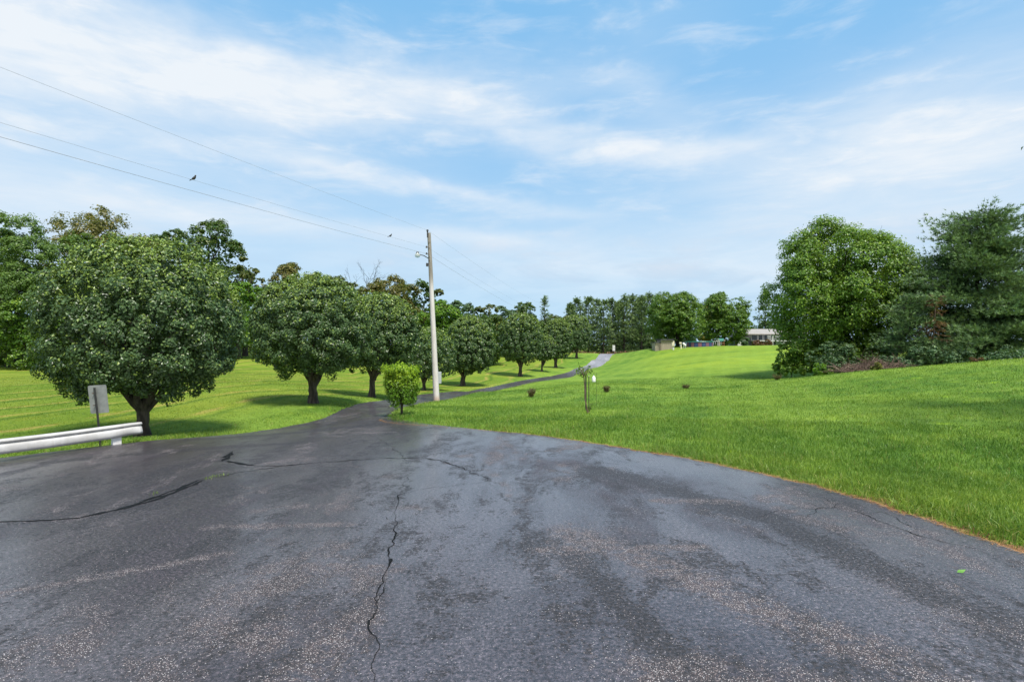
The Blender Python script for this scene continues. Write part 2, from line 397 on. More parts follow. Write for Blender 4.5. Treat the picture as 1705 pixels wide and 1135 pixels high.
# ------------------------------------------------------------------ ground sheet
def sinhgrid(lo, hi, n, k):
    a, b = math.asinh(lo / k), math.asinh(hi / k); return k * np.sinh(np.linspace(a, b, n))
gx = sinhgrid(-1500, 1500, 560, 9.0); gy = 6 + sinhgrid(-1500, 1800, 560, 10.0)
XX, YY = np.meshgrid(gx, gy)
ZZ = Z(XX, YY)
ins = inside(XX, YY).reshape(XX.shape); ed = edge_dist(XX, YY).reshape(XX.shape)
hump = np.where(ins, 0, np.clip((ed - 0.10) / 0.5, 0, 1)); hump = hump * hump * (3 - 2 * hump)
GZ = ZZ + np.where(ins, -0.10, -0.055 + 0.085 * hump)
g = Geo(); ny, nx = XX.shape
ii = (np.arange(ny - 1)[:, None] * nx + np.arange(nx - 1)[None])
g.add(np.stack([XX, YY, GZ], -1), np.stack([ii, ii + 1, ii + nx + 1, ii + nx], -1).reshape(-1, 4))
ground = obj('ground', g, M_ground, smooth=True)
tag(ground, 'gently rolling mown lawn ground falling to a dip and rising to a bank', 'ground', kind='structure')

def GH(x, y):
    i = inside(x, y); e = edge_dist(x, y)
    h = np.where(i, 0, np.clip((e - 0.10) / 0.5, 0, 1)); h = h * h * (3 - 2 * h)
    return Z(x.ravel(), y.ravel()) + np.where(i, -0.10, -0.055 + 0.085 * h), i, e

# ------------------------------------------------------------------ driveway
ncol = 48
t = np.linspace(0, 1, ncol)[None, :, None]
G2 = EL0[:, None] * (1 - t) + ER0[:, None] * t
wdt = np.linalg.norm(ER0 - EL0, axis=1)[:, None]; u0 = np.minimum(.22 / wdt, .1)
G2[:, 1] = EL0 * (1 - u0) + ER0 * u0; G2[:, -2] = ER0 * (1 - u0) + EL0 * u0
for j_ in range(2, ncol - 2):
    f_ = u0 + (1 - 2 * u0) * (j_ - 1) / (ncol - 3); G2[:, j_] = EL0 * (1 - f_) + ER0 * f_
G2[:, 0] = EL; G2[:, -1] = ER
zz = Z(G2[..., 0], G2[..., 1])
rows = len(EL)
g = Geo(); V = np.concatenate([G2, zz[..., None]], -1)
ii = (np.arange(rows - 1)[:, None] * ncol + np.arange(ncol - 1)[None])
g.add(V, np.stack([ii, ii + 1, ii + ncol + 1, ii + ncol], -1).reshape(-1, 4))
for E, sgn in ((V[:, 0], 1), (V[:, -1], -1)):
    tt = nrm(np.gradient(E[:, :2], axis=0)); nn = np.stack([-tt[:, 1], tt[:, 0]], -1) * sgn
    low = E.copy(); low[:, :2] += nn * 0.03; low[:, 2] -= 0.09
    S = np.stack([E, low], 1).reshape(-1, 3); k = np.arange(rows - 1) * 2
    q = np.stack([k, k + 2, k + 3, k + 1], -1)
    g.add(S, q if sgn < 0 else q[:, ::-1])
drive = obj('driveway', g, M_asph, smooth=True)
tag(drive, 'cracked wet asphalt driveway narrowing and curving up over the rise', 'driveway', kind='structure')

# cracks and tar seams lying on the asphalt
M_tar = simple_mat('tar_crack_filler', (0.003, 0.003, 0.003), (0.008, 0.008, 0.008), rough=0.75, spec=.2, scale=30, bump=0.3)
def ray_ground(px, py):
    D = 3.0
    lo, hi = 1.5, 200.0
    Ds = np.linspace(1.5, 60, 4000); xs = WX(px, Ds); hz = Z(xs, Ds); line = WZ(py, Ds)
    k = np.argmax(line < hz); return xs[k], Ds[k]
def crack(pts, w, jag, seed, name='crack', lift=0.004):
    r = np.random.default_rng(seed)
    P = np.array([ray_ground(*p) for p in pts])
    L = np.linalg.norm(np.diff(P, axis=0), axis=1); n = max(8, int(L.sum() / 0.035))
    s = np.concatenate([[0], np.cumsum(L)]); u = np.linspace(0, s[-1], n)
    Q = np.stack([np.interp(u, s, P[:, 0]), np.interp(u, s, P[:, 1])], -1)
    j = sum(np.interp(np.arange(n), np.arange(0, n + k, k), r.standard_normal(len(np.arange(0, n + k, k)))) * a for k, a in ((17, 1.0), (6, .7), (3, .55), (1, .18)))
    tt = nrm(np.gradient(Q, axis=0)); nn = np.stack([-tt[:, 1], tt[:, 0]], -1)
    Q = Q + nn * (j * jag)[:, None]
    ww = w * (0.55 + 0.9 * np.abs(np.interp(np.arange(n), np.arange(0, n + 5, 5), r.standard_normal(len(np.arange(0, n + 5, 5))))))
    ww = ww * np.clip(np.minimum(np.arange(n), np.arange(n)[::-1]) / 6, 0.15, 1)
    a = Q + nn * ww[:, None] / 2; b = Q - nn * ww[:, None] * (0.3 + 0.4 * r.random(n))[:, None]
    g = Geo()
    S = np.stack([np.concatenate([a, (Z(a[:, 0], a[:, 1]) + lift)[:, None]], 1), np.concatenate([b, (Z(b[:, 0], b[:, 1]) + lift)[:, None]], 1)], 1).reshape(-1, 3)
    k = np.arange(n - 1) * 2
    g.add(S, np.stack([k, k + 1, k + 3, k + 2], -1))
    return obj(name, g, M_tar, drive)
crack([(618, 1150), (628, 1060), (638, 985), (646, 945), (650, 905), (657, 880), (655, 855)], 0.0065, 0.024, 11)
crack([(655, 856), (664, 838), (668, 825), (700, 815), (760, 808), (815, 802)], 0.007, 0.025, 12)
crack([(646, 945), (652, 930), (640, 955)], 0.012, 0.012, 19)
crack([(-30, 872), (60, 866), (130, 862), (200, 848), (245, 834), (290, 820), (345, 798)], 0.032, 0.014, 13, 'tar_seam')
crack([(215, 846), (260, 832), (300, 815), (340, 799)], 0.05, 0.014, 14, 'tar_seam')
crack([(235, 836), (270, 825), (310, 808), (338, 797)], 0.03, 0.02, 44, 'tar_seam')
crack([(345, 797), (400, 786), (470, 776), (560, 768), (650, 763), (705, 762)], 0.014, 0.03, 15)
crack([(705, 762), (740, 768), (780, 785), (815, 803)], 0.012, 0.03, 16)
crack([(362, 769), (374, 764), (380, 757), (387, 751)], 0.055, 0.02, 17, 'tar_seam')
crack([(368, 769), (380, 764), (386, 757), (391, 752)], 0.04, 0.02, 27, 'tar_seam')
crack([(370, 767), (395, 771), (425, 775)], 0.07, 0.02, 18, 'tar_seam')
crack([(425, 775), (470, 776), (520, 771)], 0.02, 0.03, 28)
crack([(632, 1010), (622, 1000), (616, 985)], 0.005, 0.02, 30)
crack([(652, 900), (664, 890), (672, 884)], 0.006, 0.02, 31)
crack([(657, 868), (650, 862), (646, 858)], 0.007, 0.02, 32)
crack([(640, 965), (632, 990), (634, 1020)], 0.006, 0.02, 33)
crack([(1445, 858), (1470, 852), (1500, 862), (1530, 884)], 0.005, 0.03, 34)
crack([(1290, 852), (1330, 846), (1372, 850)], 0.006, 0.03, 35)
crack([(668, 825), (676, 790), (680, 765), (640, 735), (610, 722)], 0.005, 0.04, 36)
crack([(1250, 862), (1300, 850), (1345, 862), (1385, 846), (1400, 838)], 0.006, 0.03, 20)
crack([(1345, 850), (1400, 846), (1450, 862), (1500, 880), (1560, 900), (1640, 918)], 0.007, 0.035, 21)
crack([(1390, 844), (1372, 832), (1365, 826)], 0.006, 0.02, 22)
crack([(1100, 780), (1010, 770), (900, 775), (850, 790)], 0.005, 0.03, 23)

# strip of needle litter along the right-hand edge
def ribbon(E, sgn, w0, w1, lift, seed):
    r = np.random.default_rng(seed); n = len(E)
    tt = nrm(np.gradient(E, axis=0)); nn = np.stack([-tt[:, 1], tt[:, 0]], -1) * sgn
    w = w1 * (0.25 + 1.0 * np.abs(np.convolve(r.standard_normal(n + 8), np.ones(9) / 3, 'valid')))
    w = np.minimum(w, w1 * 2.2)
    cols = [E + nn * (w0 + (w - w0)[:, None] * f) for f in (0, .33, .66, 1)]
    cols = np.stack(cols, 1)
    hh, _, _ = GH(cols[..., 0], cols[..., 1]); hh = hh.reshape(n, 4) + lift; hh[:, 3] -= 0.04
    g = Geo(); k = (np.arange(n - 1)[:, None] * 4 + np.arange(3)[None])
    q = np.stack([k, k + 1, k + 5, k + 4], -1).reshape(-1, 4)
    g.add(np.concatenate([cols, hh[..., None]], -1), q if sgn < 0 else q[:, ::-1]); return g
ER_v = catmull(np.array(stR)[1:11], 60); ER_v = ER_v
seg = ER[np.arange(len(ER)) < 7.2 * 40]; seg = seg[seg[:, 1] > 0]
gd = ribbon(seg, -1, 0.02, 0.17, 0.03, 5)
dirt = obj('dirt_strip', gd, M_edge, smooth=True)
tag(dirt, 'narrow orange brown strip of bare soil along the asphalt edge', 'soil', kind='structure')

# ------------------------------------------------------------------ grass
def blades(P, hgt, wid, lean, rng, five=True, tip=0.0):
    n = len(P); a = rng.random(n) * 2 * np.pi
    side = np.stack([np.cos(a), np.sin(a), np.zeros(n)], -1)
    b = rng.random(n) * 2 * np.pi; ln = (np.abs(rng.standard_normal(n)) * lean)[:, None]
    d = np.stack([np.cos(b), np.sin(b), np.zeros(n)], -1) * ln
    up = np.array([0, 0, 1.0]); H = hgt[:, None]; W = wid[:, None]
    mid = P + (up * 0.55 + d * 0.35) * H; top = P + (up * (1 - 0.25 * np.minimum(ln, 1.5)) + d) * H
    r = rng.random(n)
    if five:
        v = np.stack([P - side * W / 2, P + side * W / 2, mid - side * W * .4, mid + side * W * .4, top], 1)
        k = np.arange(n)[:, None] * 5
        return v.reshape(-1, 3), k + np.array([[0, 1, 3, 2]]), k + np.array([[2, 3, 4]]), np.repeat(r, 5), np.repeat(np.broadcast_to(tip, (n,)), 5)
    v = np.stack([P - side * W / 2, P + side * W / 2, top], 1); k = np.arange(n)[:, None] * 3
    return v.reshape(-1, 3), None, k + np.array([[0, 1, 2]]), np.repeat(r, 3), np.repeat(np.broadcast_to(tip, (n,)), 3)
def add_blades(g, res):
    v, q, t3, r, tp = res
    off = g.n
    if q is not None:
        g.add(v, q, rnd=r, tip=tp)
        g.f.setdefault(3, []).append(t3 + off)
    else:
        g.add(v, t3, rnd=r, tip=tp)
def scatter(r0, r1, dens, rng, amin=-53, amax=53):
    area = R(amax - amin) * (r1 * r1 - r0 * r0) / 2; n = int(area * dens)
    rr = np.sqrt(rng.random(n) * (r1 * r1 - r0 * r0) + r0 * r0); a = R(amin) + rng.random(n) * R(amax - amin)
    x = rr * np.sin(a); y = rr * np.cos(a)
    return x, y
def vnoise(x, y, s, seed):
    r = np.random.default_rng(seed); T = r.random((64, 64)); u = x * s; v = y * s
    i = np.floor(u).astype(int); j = np.floor(v).astype(int); f = u - i; h = v - j
    f = f * f * (3 - 2 * f); h = h * h * (3 - 2 * h); q = lambda a, b: T[a % 64, b % 64]
    return (q(i, j) * (1 - f) + q(i + 1, j) * f) * (1 - h) + (q(i, j + 1) * (1 - f) + q(i + 1, j + 1) * f) * h
GRASS = Geo(); rng = np.random.default_rng(3)
for r0, r1, dens, h, w, five, amin in ((3.2, 6.5, 5200, .085, .0055, True, 15), (6.5, 10, 3000, .085, .0065, True, -10), (10, 15, 1150, .08, .009, True, -53), (15, 22, 420, .075, .013, False, -53),
                                 (22, 34, 170, .075, .020, False, -53), (34, 52, 80, .07, .026, False, -53)):
    x, y = scatter(r0, r1, dens, rng, amin)
    z0, i_, e_ = GH(x, y)
    keep = ~i_ & (e_ > 0.02 + 0.26 * vnoise(x, y, 2.3, 8) * vnoise(x, y, 0.7, 9) + 0.06 * rng.random(len(x)))
    cl = vnoise(x, y, 1.1, 5) * .5 + vnoise(x, y, 3.7, 6) * .5
    keep &= rng.random(len(x)) < 0.45 + 0.9 * cl
    left = x < (-11.4 + 0.245 * y)
    edge = (e_ < 0.45)
    hh = h * (0.55 + 0.9 * cl) * (0.6 + 0.8 * rng.random(len(x))) * np.where(left, .55, 1.0) * np.where(edge, 1.35, .92)
    P = np.stack([x, y, z0 - .005], -1)[keep]
    dead = (rng.random(keep.sum()) < np.where(edge[keep], .10, .02)) * .8
    add_blades(GRASS, blades(P, hh[keep], np.full(keep.sum(), w) * (0.7 + .6 * rng.random(keep.sum())), np.where(edge[keep], .95, .62), rng, five, dead))
grass = obj('grass', GRASS, M_blade)
tag(grass, 'blades of green lawn grass covering the ground beside the driveway', 'grass', kind='stuff')

# needle litter on the dirt strip
M_needle = simple_mat('dry_needles', (0.42, 0.22, 0.08), (0.22, 0.11, 0.05), rough=0.8, scale=15)
g = Geo(); k = seg[(seg[:, 1] < 16)]; n = 9000
idx = rng.integers(0, len(k) - 1, n); f = rng.random((n, 1)); P2 = k[idx] * (1 - f) + k[idx + 1] * f
tt = nrm(k[idx + 1] - k[idx]); nn = np.stack([tt[:, 1], -tt[:, 0]], -1)
P2 = P2 + nn * (rng.random((n, 1)) * 0.24 - 0.05)
h_, i_, _ = GH(P2[:, 0], P2[:, 1]); h_ = np.where(i_, Z(P2[:, 0], P2[:, 1]) + .004, h_ + .034)
a = rng.random(n) * 6.28; d = np.stack([np.cos(a), np.sin(a), .1 * rng.standard_normal(n)], -1); s = np.stack([-np.sin(a), np.cos(a), np.zeros(n)], -1)
P3 = np.concatenate([P2, h_[:, None]], 1); L_ = (.025 + .05 * rng.random((n, 1)))
v = np.stack([P3 - d * L_ - s * .002, P3 - d * L_ + s * .002, P3 + d * L_ + np.array([0, 0, .006])], 1)
g.add(v.reshape(-1, 3), np.arange(n)[:, None] * 3 + np.array([[0, 1, 2]]))
tag(obj('needle_litter', g, M_needle), 'dry orange needles scattered along the asphalt edge', 'litter', kind='stuff')

# ------------------------------------------------------------------ plants
M_bark = simple_mat('grey_brown_bark', (0.095, 0.076, 0.060), (0.032, 0.025, 0.020), rough=0.95, scale=10, bump=1.0, stretch=(1, 1, .25))
M_bark2 = simple_mat('dark_bark', (0.045, 0.036, 0.030), (0.018, 0.015, 0.012), rough=0.95, scale=6, bump=1.0, stretch=(1, 1, .3))
M_twig = simple_mat('dead_twigs', (0.16, 0.10, 0.075), (0.08, 0.05, 0.04), rough=0.9, scale=4)
LM = {
    'pear': leaf_mat('pear_leaf', (0.020, 0.052, 0.015), (0.062, 0.118, 0.038), (0.145, 0.220, 0.072), (0.27, 0.37, 0.06), rough=.38, trans=.22, spec=.5),
    'bush': leaf_mat('bright_shrub_leaf', (0.045, 0.125, 0.008), (0.11, 0.24, 0.012), (0.19, 0.35, 0.02), (0.42, 0.58, 0.03), trans=.38),
    'oak': leaf_mat('oak_leaf', (0.025, 0.058, 0.012), (0.051, 0.109, 0.019), (0.109, 0.179, 0.026), (0.217, 0.256, 0.036)),
    'bronze': leaf_mat('bronze_leaf', (0.064, 0.066, 0.014), (0.135, 0.128, 0.026), (0.231, 0.187, 0.038), (0.319, 0.250, 0.060)),
    'olive': leaf_mat('olive_leaf', (0.037, 0.057, 0.014), (0.092, 0.117, 0.024), (0.175, 0.187, 0.042), (0.250, 0.261, 0.060)),
    'willow': leaf_mat('willow_leaf', (0.047, 0.097, 0.022), (0.103, 0.187, 0.036), (0.184, 0.289, 0.060), (0.287, 0.406, 0.096), trans=.35),
    'light': leaf_mat('light_green_leaf', (0.054, 0.134, 0.012), (0.114, 0.246, 0.018), (0.206, 0.351, 0.030), (0.335, 0.477, 0.048), trans=.35),
    'maple': leaf_mat('maple_leaf', (0.038, 0.098, 0.012), (0.087, 0.179, 0.017), (0.179, 0.289, 0.026), (0.282, 0.392, 0.036), trans=.3),
    'mulb': leaf_mat('broad_leaf', (0.044, 0.105, 0.012), (0.112, 0.222, 0.020), (0.215, 0.355, 0.034), (0.36, 0.50, 0.055), trans=.34),
    'pine': leaf_mat('pine_needle', (0.030, 0.074, 0.032), (0.076, 0.152, 0.060), (0.155, 0.255, 0.105), (0.36, 0.50, 0.22), rough=.5, trans=.2),
    'farpine': leaf_mat('far_pine_needle', (0.034, 0.076, 0.034), (0.080, 0.145, 0.052), (0.150, 0.230, 0.075), (0.30, 0.40, 0.14), rough=.5, trans=.15),
    'rust': leaf_mat('rusty_leaf', (0.087, 0.043, 0.026), (0.174, 0.078, 0.048), (0.290, 0.142, 0.072), (0.319, 0.199, 0.072)),
    'brown': leaf_mat('brown_sprig', (0.043, 0.034, 0.014), (0.087, 0.064, 0.024), (0.145, 0.106, 0.036), (0.174, 0.156, 0.036)),
    'blue': leaf_mat('blue_green_leaf', (0.038, 0.085, 0.037), (0.086, 0.162, 0.073), (0.157, 0.247, 0.112), (0.209, 0.289, 0.119)),
    'yellow': leaf_mat('yellow_leaf', (0.10, 0.11, 0.02), (0.17, 0.17, 0.03), (0.26, 0.22, 0.05), (0.3, 0.2, 0.05)),
}

def leaves(g, pos, nv, L, W, rng, tip=0.0, droop=0.35, rbias=0.0, axis=None):
    n = len(pos); nv = nrm(nv)
    if axis is None:
        ax = rng.standard_normal((n, 3)); ax[:, 2] -= droop
    else: ax = axis + .35 * rng.standard_normal((n, 3))
    ax = ax - nv * (ax * nv).sum(-1, keepdims=True); ax = nrm(ax)
    sd = np.cross(ax, nv); sc_ = (0.65 + 0.7 * rng.random((n, 1))); l = L * sc_; w = W * sc_
    base = pos - ax * l * .5; tp = pos + ax * l * .5 - nv * l * .12
    a = pos - ax * l * .08 + sd * w * .5 + nv * w * .16; b = pos - ax * l * .08 - sd * w * .5 + nv * w * .16
    v = np.stack([base, a, tp, b], 1).reshape(-1, 3); k = np.arange(n)[:, None] * 4
    r = np.clip(rng.beta(2.0, 2.4, n) + rbias, 0, 1)
    f = np.concatenate([k + np.array([[0, 2, 1]]), k + np.array([[0, 3, 2]])])
    g.add(v, f, rnd=np.repeat(r, 4), tip=np.repeat(np.broadcast_to(tip, (n,)), 4))

def rdir(n, rng):
    return nrm(rng.standard_normal((n, 3)))
def fib(n, rng, j=.5):
    i = np.arange(n) + .5; ph = np.arccos(1 - 2 * i / n); th = np.pi * (1 + 5 ** .5) * i
    d = np.stack([np.cos(th) * np.sin(ph), np.sin(th) * np.sin(ph), np.cos(ph)], -1)
    return nrm(d + rng.standard_normal((n, 3)) * j * 1.8 / math.sqrt(n))

def limbs(g, H0, r0, targets, rng, lean=(0, 0), fork=None, sides=9):
    """one trunk to height H0, then limbs reaching to target points"""
    fork = fork or H0
    n = 9; zt = np.linspace(-0.25, fork, n)
    flare = 1 + .55 * np.exp(-np.maximum(zt, 0) / (r0 * 1.4))
    pts = np.stack([lean[0] * zt / fork + rng.standard_normal(n) * r0 * .06, lean[1] * zt / fork + rng.standard_normal(n) * r0 * .06, zt], -1)
    tube(g, pts, r0 * flare * np.linspace(1, .88, n), sides, .05, rng)
    top = pts[-1]
    for T in targets:
        T = np.asarray(T, float); m = 8; s = np.linspace(0, 1, m)[:, None]
        st = top + np.array([0, 0, -rng.random() * fork * .22])
        c = st + (T - st) * (np.array([.50, .50, .50]) if sides == 11 else np.array([.32, .32, .62])) + rng.standard_normal(3) * .05 * np.linalg.norm(T - st)
        b = (1 - s) ** 2 * st + 2 * s * (1 - s) * c + s ** 2 * T + rng.standard_normal((m, 3)) * .012 * np.linalg.norm(T - st)
        rr = r0 * (.55 + .15 * rng.random()) * (1 - s[:, 0]) ** .8 + .008
        tube(g, b, rr, max(5, sides - 3), .04, rng)
        for _ in range(2):
            i = rng.integers(3, 7); e = b[i] + nrm(T - st + rng.standard_normal(3) * np.linalg.norm(T - st) * .8) * np.linalg.norm(T - st) * .35
            tube(g, np.stack([b[i], (b[i] + e) / 2 + rng.standard_normal(3) * .03, e]), np.array([rr[i] * .6, rr[i] * .4, .006]), 5, 0, rng)

def crown_box(px, D, l, r, t, b):
    x, y, z = place(px, D)
    x0, x1 = WX(l, D) - x, WX(r, D) - x; zt, zb = WZ(t, D) - z, WZ(b, D) - z
    return (x, y, z), x0, x1, zt, zb

def pear_tree(px, D, bb, nleaf, L, label, seed, tr=0.13, p=2.12, fork=None, targets=6, sparse=0.0, dep=.92):
    rng = np.random.default_rng(seed)
    tr = tr * (.74 if D > 15 else .88)
    loc, x0, x1, zt, zb = crown_box(px, D, *bb)
    a = (x1 - x0) / 2; cx = (x0 + x1) / 2; c = (zt - zb) / 2; cz = (zt + zb) / 2
    root = thing('pear_tree', label, 'tree', loc, 'rounded pear trees along the driveway')
    def env(d):
        q = np.where(d[:, 2] < 0, 2.9, p); h = np.hypot(d[:, 0], d[:, 1])
        return 1.0 / (h ** q + np.abs(d[:, 2]) ** q) ** (1 / q)
    a *= .955; c *= .945; cz -= .01 * c; ext = np.array([a, a * dep, c]); cen = np.array([cx, 0, cz])
    g = Geo()
    # clumps on the outer shell: rounded tufts with dark gaps between
    nc = 480; d = fib(nc, rng, .9); lump = 1 + .035 * np.sin(d[:, 0] * 5 + seed) * np.cos(d[:, 1] * 4 - seed) + .028 * rng.standard_normal(nc)
    e = env(d) * lump * (0.84 + .12 * rng.random(nc)); 
    low = d[:, 2] < -.55; e = np.where(low, e * (.86 + .16 * rng.random(nc)), e)
    C = cen + d * e[:, None] * ext; cr = a * (.072 + .055 * rng.random(nc)); keep = (rng.random(nc) > .06 + sparse) & ~((d[:, 2] < -.84) & (rng.random(nc) < .55))
    C, d, cr = C[keep], d[keep], cr[keep]
    n1 = int(nleaf * .80); k = rng.integers(0, len(C), n1); dd = nrm(rdir(n1, rng) + d[k] * .8 + np.array([0, 0, .35]))
    pos = C[k] + dd * cr[k][:, None] * (.55 + .55 * rng.random((n1, 1))) 
    nv = d[k] * .45 + dd * 1.0 + np.array([0, 0, .4]) + rdir(n1, rng) * .7
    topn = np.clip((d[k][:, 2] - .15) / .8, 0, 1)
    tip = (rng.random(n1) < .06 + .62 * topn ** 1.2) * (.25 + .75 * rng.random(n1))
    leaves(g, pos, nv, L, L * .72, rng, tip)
    # inner leaves
    n2 = int(nleaf * .16); d2 = rdir(n2, rng); rr = env(d2) * (.45 + .42 * rng.random(n2))
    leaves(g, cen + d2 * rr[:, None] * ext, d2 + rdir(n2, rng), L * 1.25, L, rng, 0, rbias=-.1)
    # upright new shoots over the top
    ns = int(nleaf * .05 / 7); d3 = rdir(ns, rng); d3[:, 2] = np.abs(d3[:, 2]) * .8 + .15; d3 = nrm(d3)
    st = cen + d3 * (env(d3) * .95)[:, None] * ext; ax = nrm(d3 * .5 + np.array([0, 0, .8]) + .25 * rng.standard_normal((ns, 3)))
    ln = a * (.05 + .09 * rng.random(ns)); s = np.tile(np.linspace(0, 1, 7), ns); ki = np.repeat(np.arange(ns), 7)
    pp = st[ki] + ax[ki] * (ln[ki] * s)[:, None] + rng.standard_normal((ns * 7, 3)) * L * .3
    leaves(g, pp, rdir(ns * 7, rng) + np.array([0, 0, .4]), L * .8, L * .5, rng, .55 + .45 * rng.random(ns * 7), axis=ax[ki])
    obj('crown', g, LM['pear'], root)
    gt = Geo(); fk = (fork or max(zb * 1.15, .5)) * .72
    T = [cen + np.array([math.cos(q) * a * .62, math.sin(q) * a * .55, c * (-.35 + .75 * rng.random())]) for q in np.linspace(0, 6.28, targets, endpoint=False) + rng.random() * 6]
    T.append(cen + np.array([.1 * a, 0, c * .6]))
    limbs(gt, fk, tr, T, rng, (cx * .12, 0), fk, 11)
    obj('trunk', gt, M_bark, root, smooth=True)
    return root

def decid(name, px, D, bb, nleaf, L, mat, label, seed, group=None, nl=16, lr=.34, tr=None, airy=0.0, shape='round', tipf=.1, cat='tree', targets=6, up=.35, bark=None, depth=None):
    rng = np.random.default_rng(seed)
    loc, x0, x1, zt, zb = crown_box(px, D, *bb)
    a = (x1 - x0) / 2; cx = (x0 + x1) / 2; c = (zt - zb) / 2; cz = (zt + zb) / 2
    zb = min(zb, -.12) if cat == 'shrub' else zb; c = (zt - zb) / 2; cz = (zt + zb) / 2
    root = thing(name, label, cat, loc, group)
    ext = np.array([a, depth if depth else a * .9, c]); cen = np.array([cx, 0, cz]); g = Geo()
    d = fib(nl, rng, .8); rad = (.62 + .16 * rng.random(nl))[:, None]
    if shape == 'ovoid': wz = 1 - .35 * np.clip(d[:, 2:3], 0, 1)
    elif shape == 'vase': wz = 1 + .1 * d[:, 2:3]
    else: wz = np.ones((nl, 1))
    lob = cen + d * rad * ext * np.concatenate([wz, wz, np.ones((nl, 1))], 1)
    lrs = lr * (.75 + .5 * rng.random(nl)); le = np.minimum(a, c) * lrs * 1.12
    # twig clumps on each lobe
    nk = nl * 34; li = rng.integers(0, nl, nk); out = nrm((lob[li] - cen) / ext)
    dk = nrm(rdir(nk, rng) + out * .65 + np.array([0, 0, up]))
    C = lob[li] + dk * le[li][:, None] * (.72 + .36 * rng.random((nk, 1)))
    kill = rng.random(nk) < airy; C, dk = C[~kill], dk[~kill]
    cr = np.minimum(a, c) * .085 * (.7 + .7 * rng.random(len(C)))
    k = rng.integers(0, len(C), nleaf); dd = rdir(nleaf, rng)
    pos = C[k] + dd * cr[k][:, None] * rng.random((nleaf, 1)) ** .4 * np.array([1.15, 1.15, .75])
    nv = dk[k] * .7 + dd * .5 + np.array([0, 0, .55]) + rdir(nleaf, rng) * .6
    tip = (rng.random(nleaf) < tipf) * rng.random(nleaf)
    crb = rng.standard_normal(len(C)) * .10
    leaves(g, pos, nv, L, L * .75, rng, tip, rbias=crb[k])
    n2 = int(nleaf * .12 * (1 - airy)); d2 = rdir(n2, rng)
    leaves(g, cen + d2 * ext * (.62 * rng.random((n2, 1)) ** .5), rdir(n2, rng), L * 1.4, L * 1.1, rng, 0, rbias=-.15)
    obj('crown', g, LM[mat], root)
    gt = Geo(); tr = tr or max(.05, .022 * zt); fk = max(zb * .9 + .15 * c, .25 * zt) if zb > 0 else .22 * zt
    sel = rng.permutation(nl)[:targets]
    limbs(gt, fk, tr, [lob[i] for i in sel], rng, (cx * .3, 0), fk, 8)
    obj('trunk', gt, bark or M_bark2, root, smooth=True)
    return root

def needles(g, pos, ax, ln, wd, k, rng, tipf=.1, spread=.7, tvec=None):
    n = len(pos); P = np.repeat(pos, k, 0); A = np.repeat(ax, k, 0)
    d = nrm(A + rdir(n * k, rng) * spread); s = nrm(np.cross(d, rdir(n * k, rng)))
    l = ln * (.7 + .6 * rng.random((n * k, 1)))
    v = np.stack([P - s * wd * .5, P + s * wd * .5, P + d * l], 1).reshape(-1, 3)
    r = np.repeat(np.clip(rng.beta(2, 2.4, n), 0, 1), k); r = np.clip(r + .1 * rng.standard_normal(n * k), 0, 1)
    tp = (rng.random(n) < tipf) * rng.random(n)
    if tvec is not None: tp = np.clip(tvec, 0, 1) ** 1.5 * (rng.random(n) < .35 + tipf) * (.4 + .6 * rng.random(n))
    tp = np.repeat(tp, k)
    g.add(v, np.arange(n * k)[:, None] * 3 + np.array([[0, 1, 2]]), rnd=np.repeat(r, 3), tip=np.repeat(tp, 3))

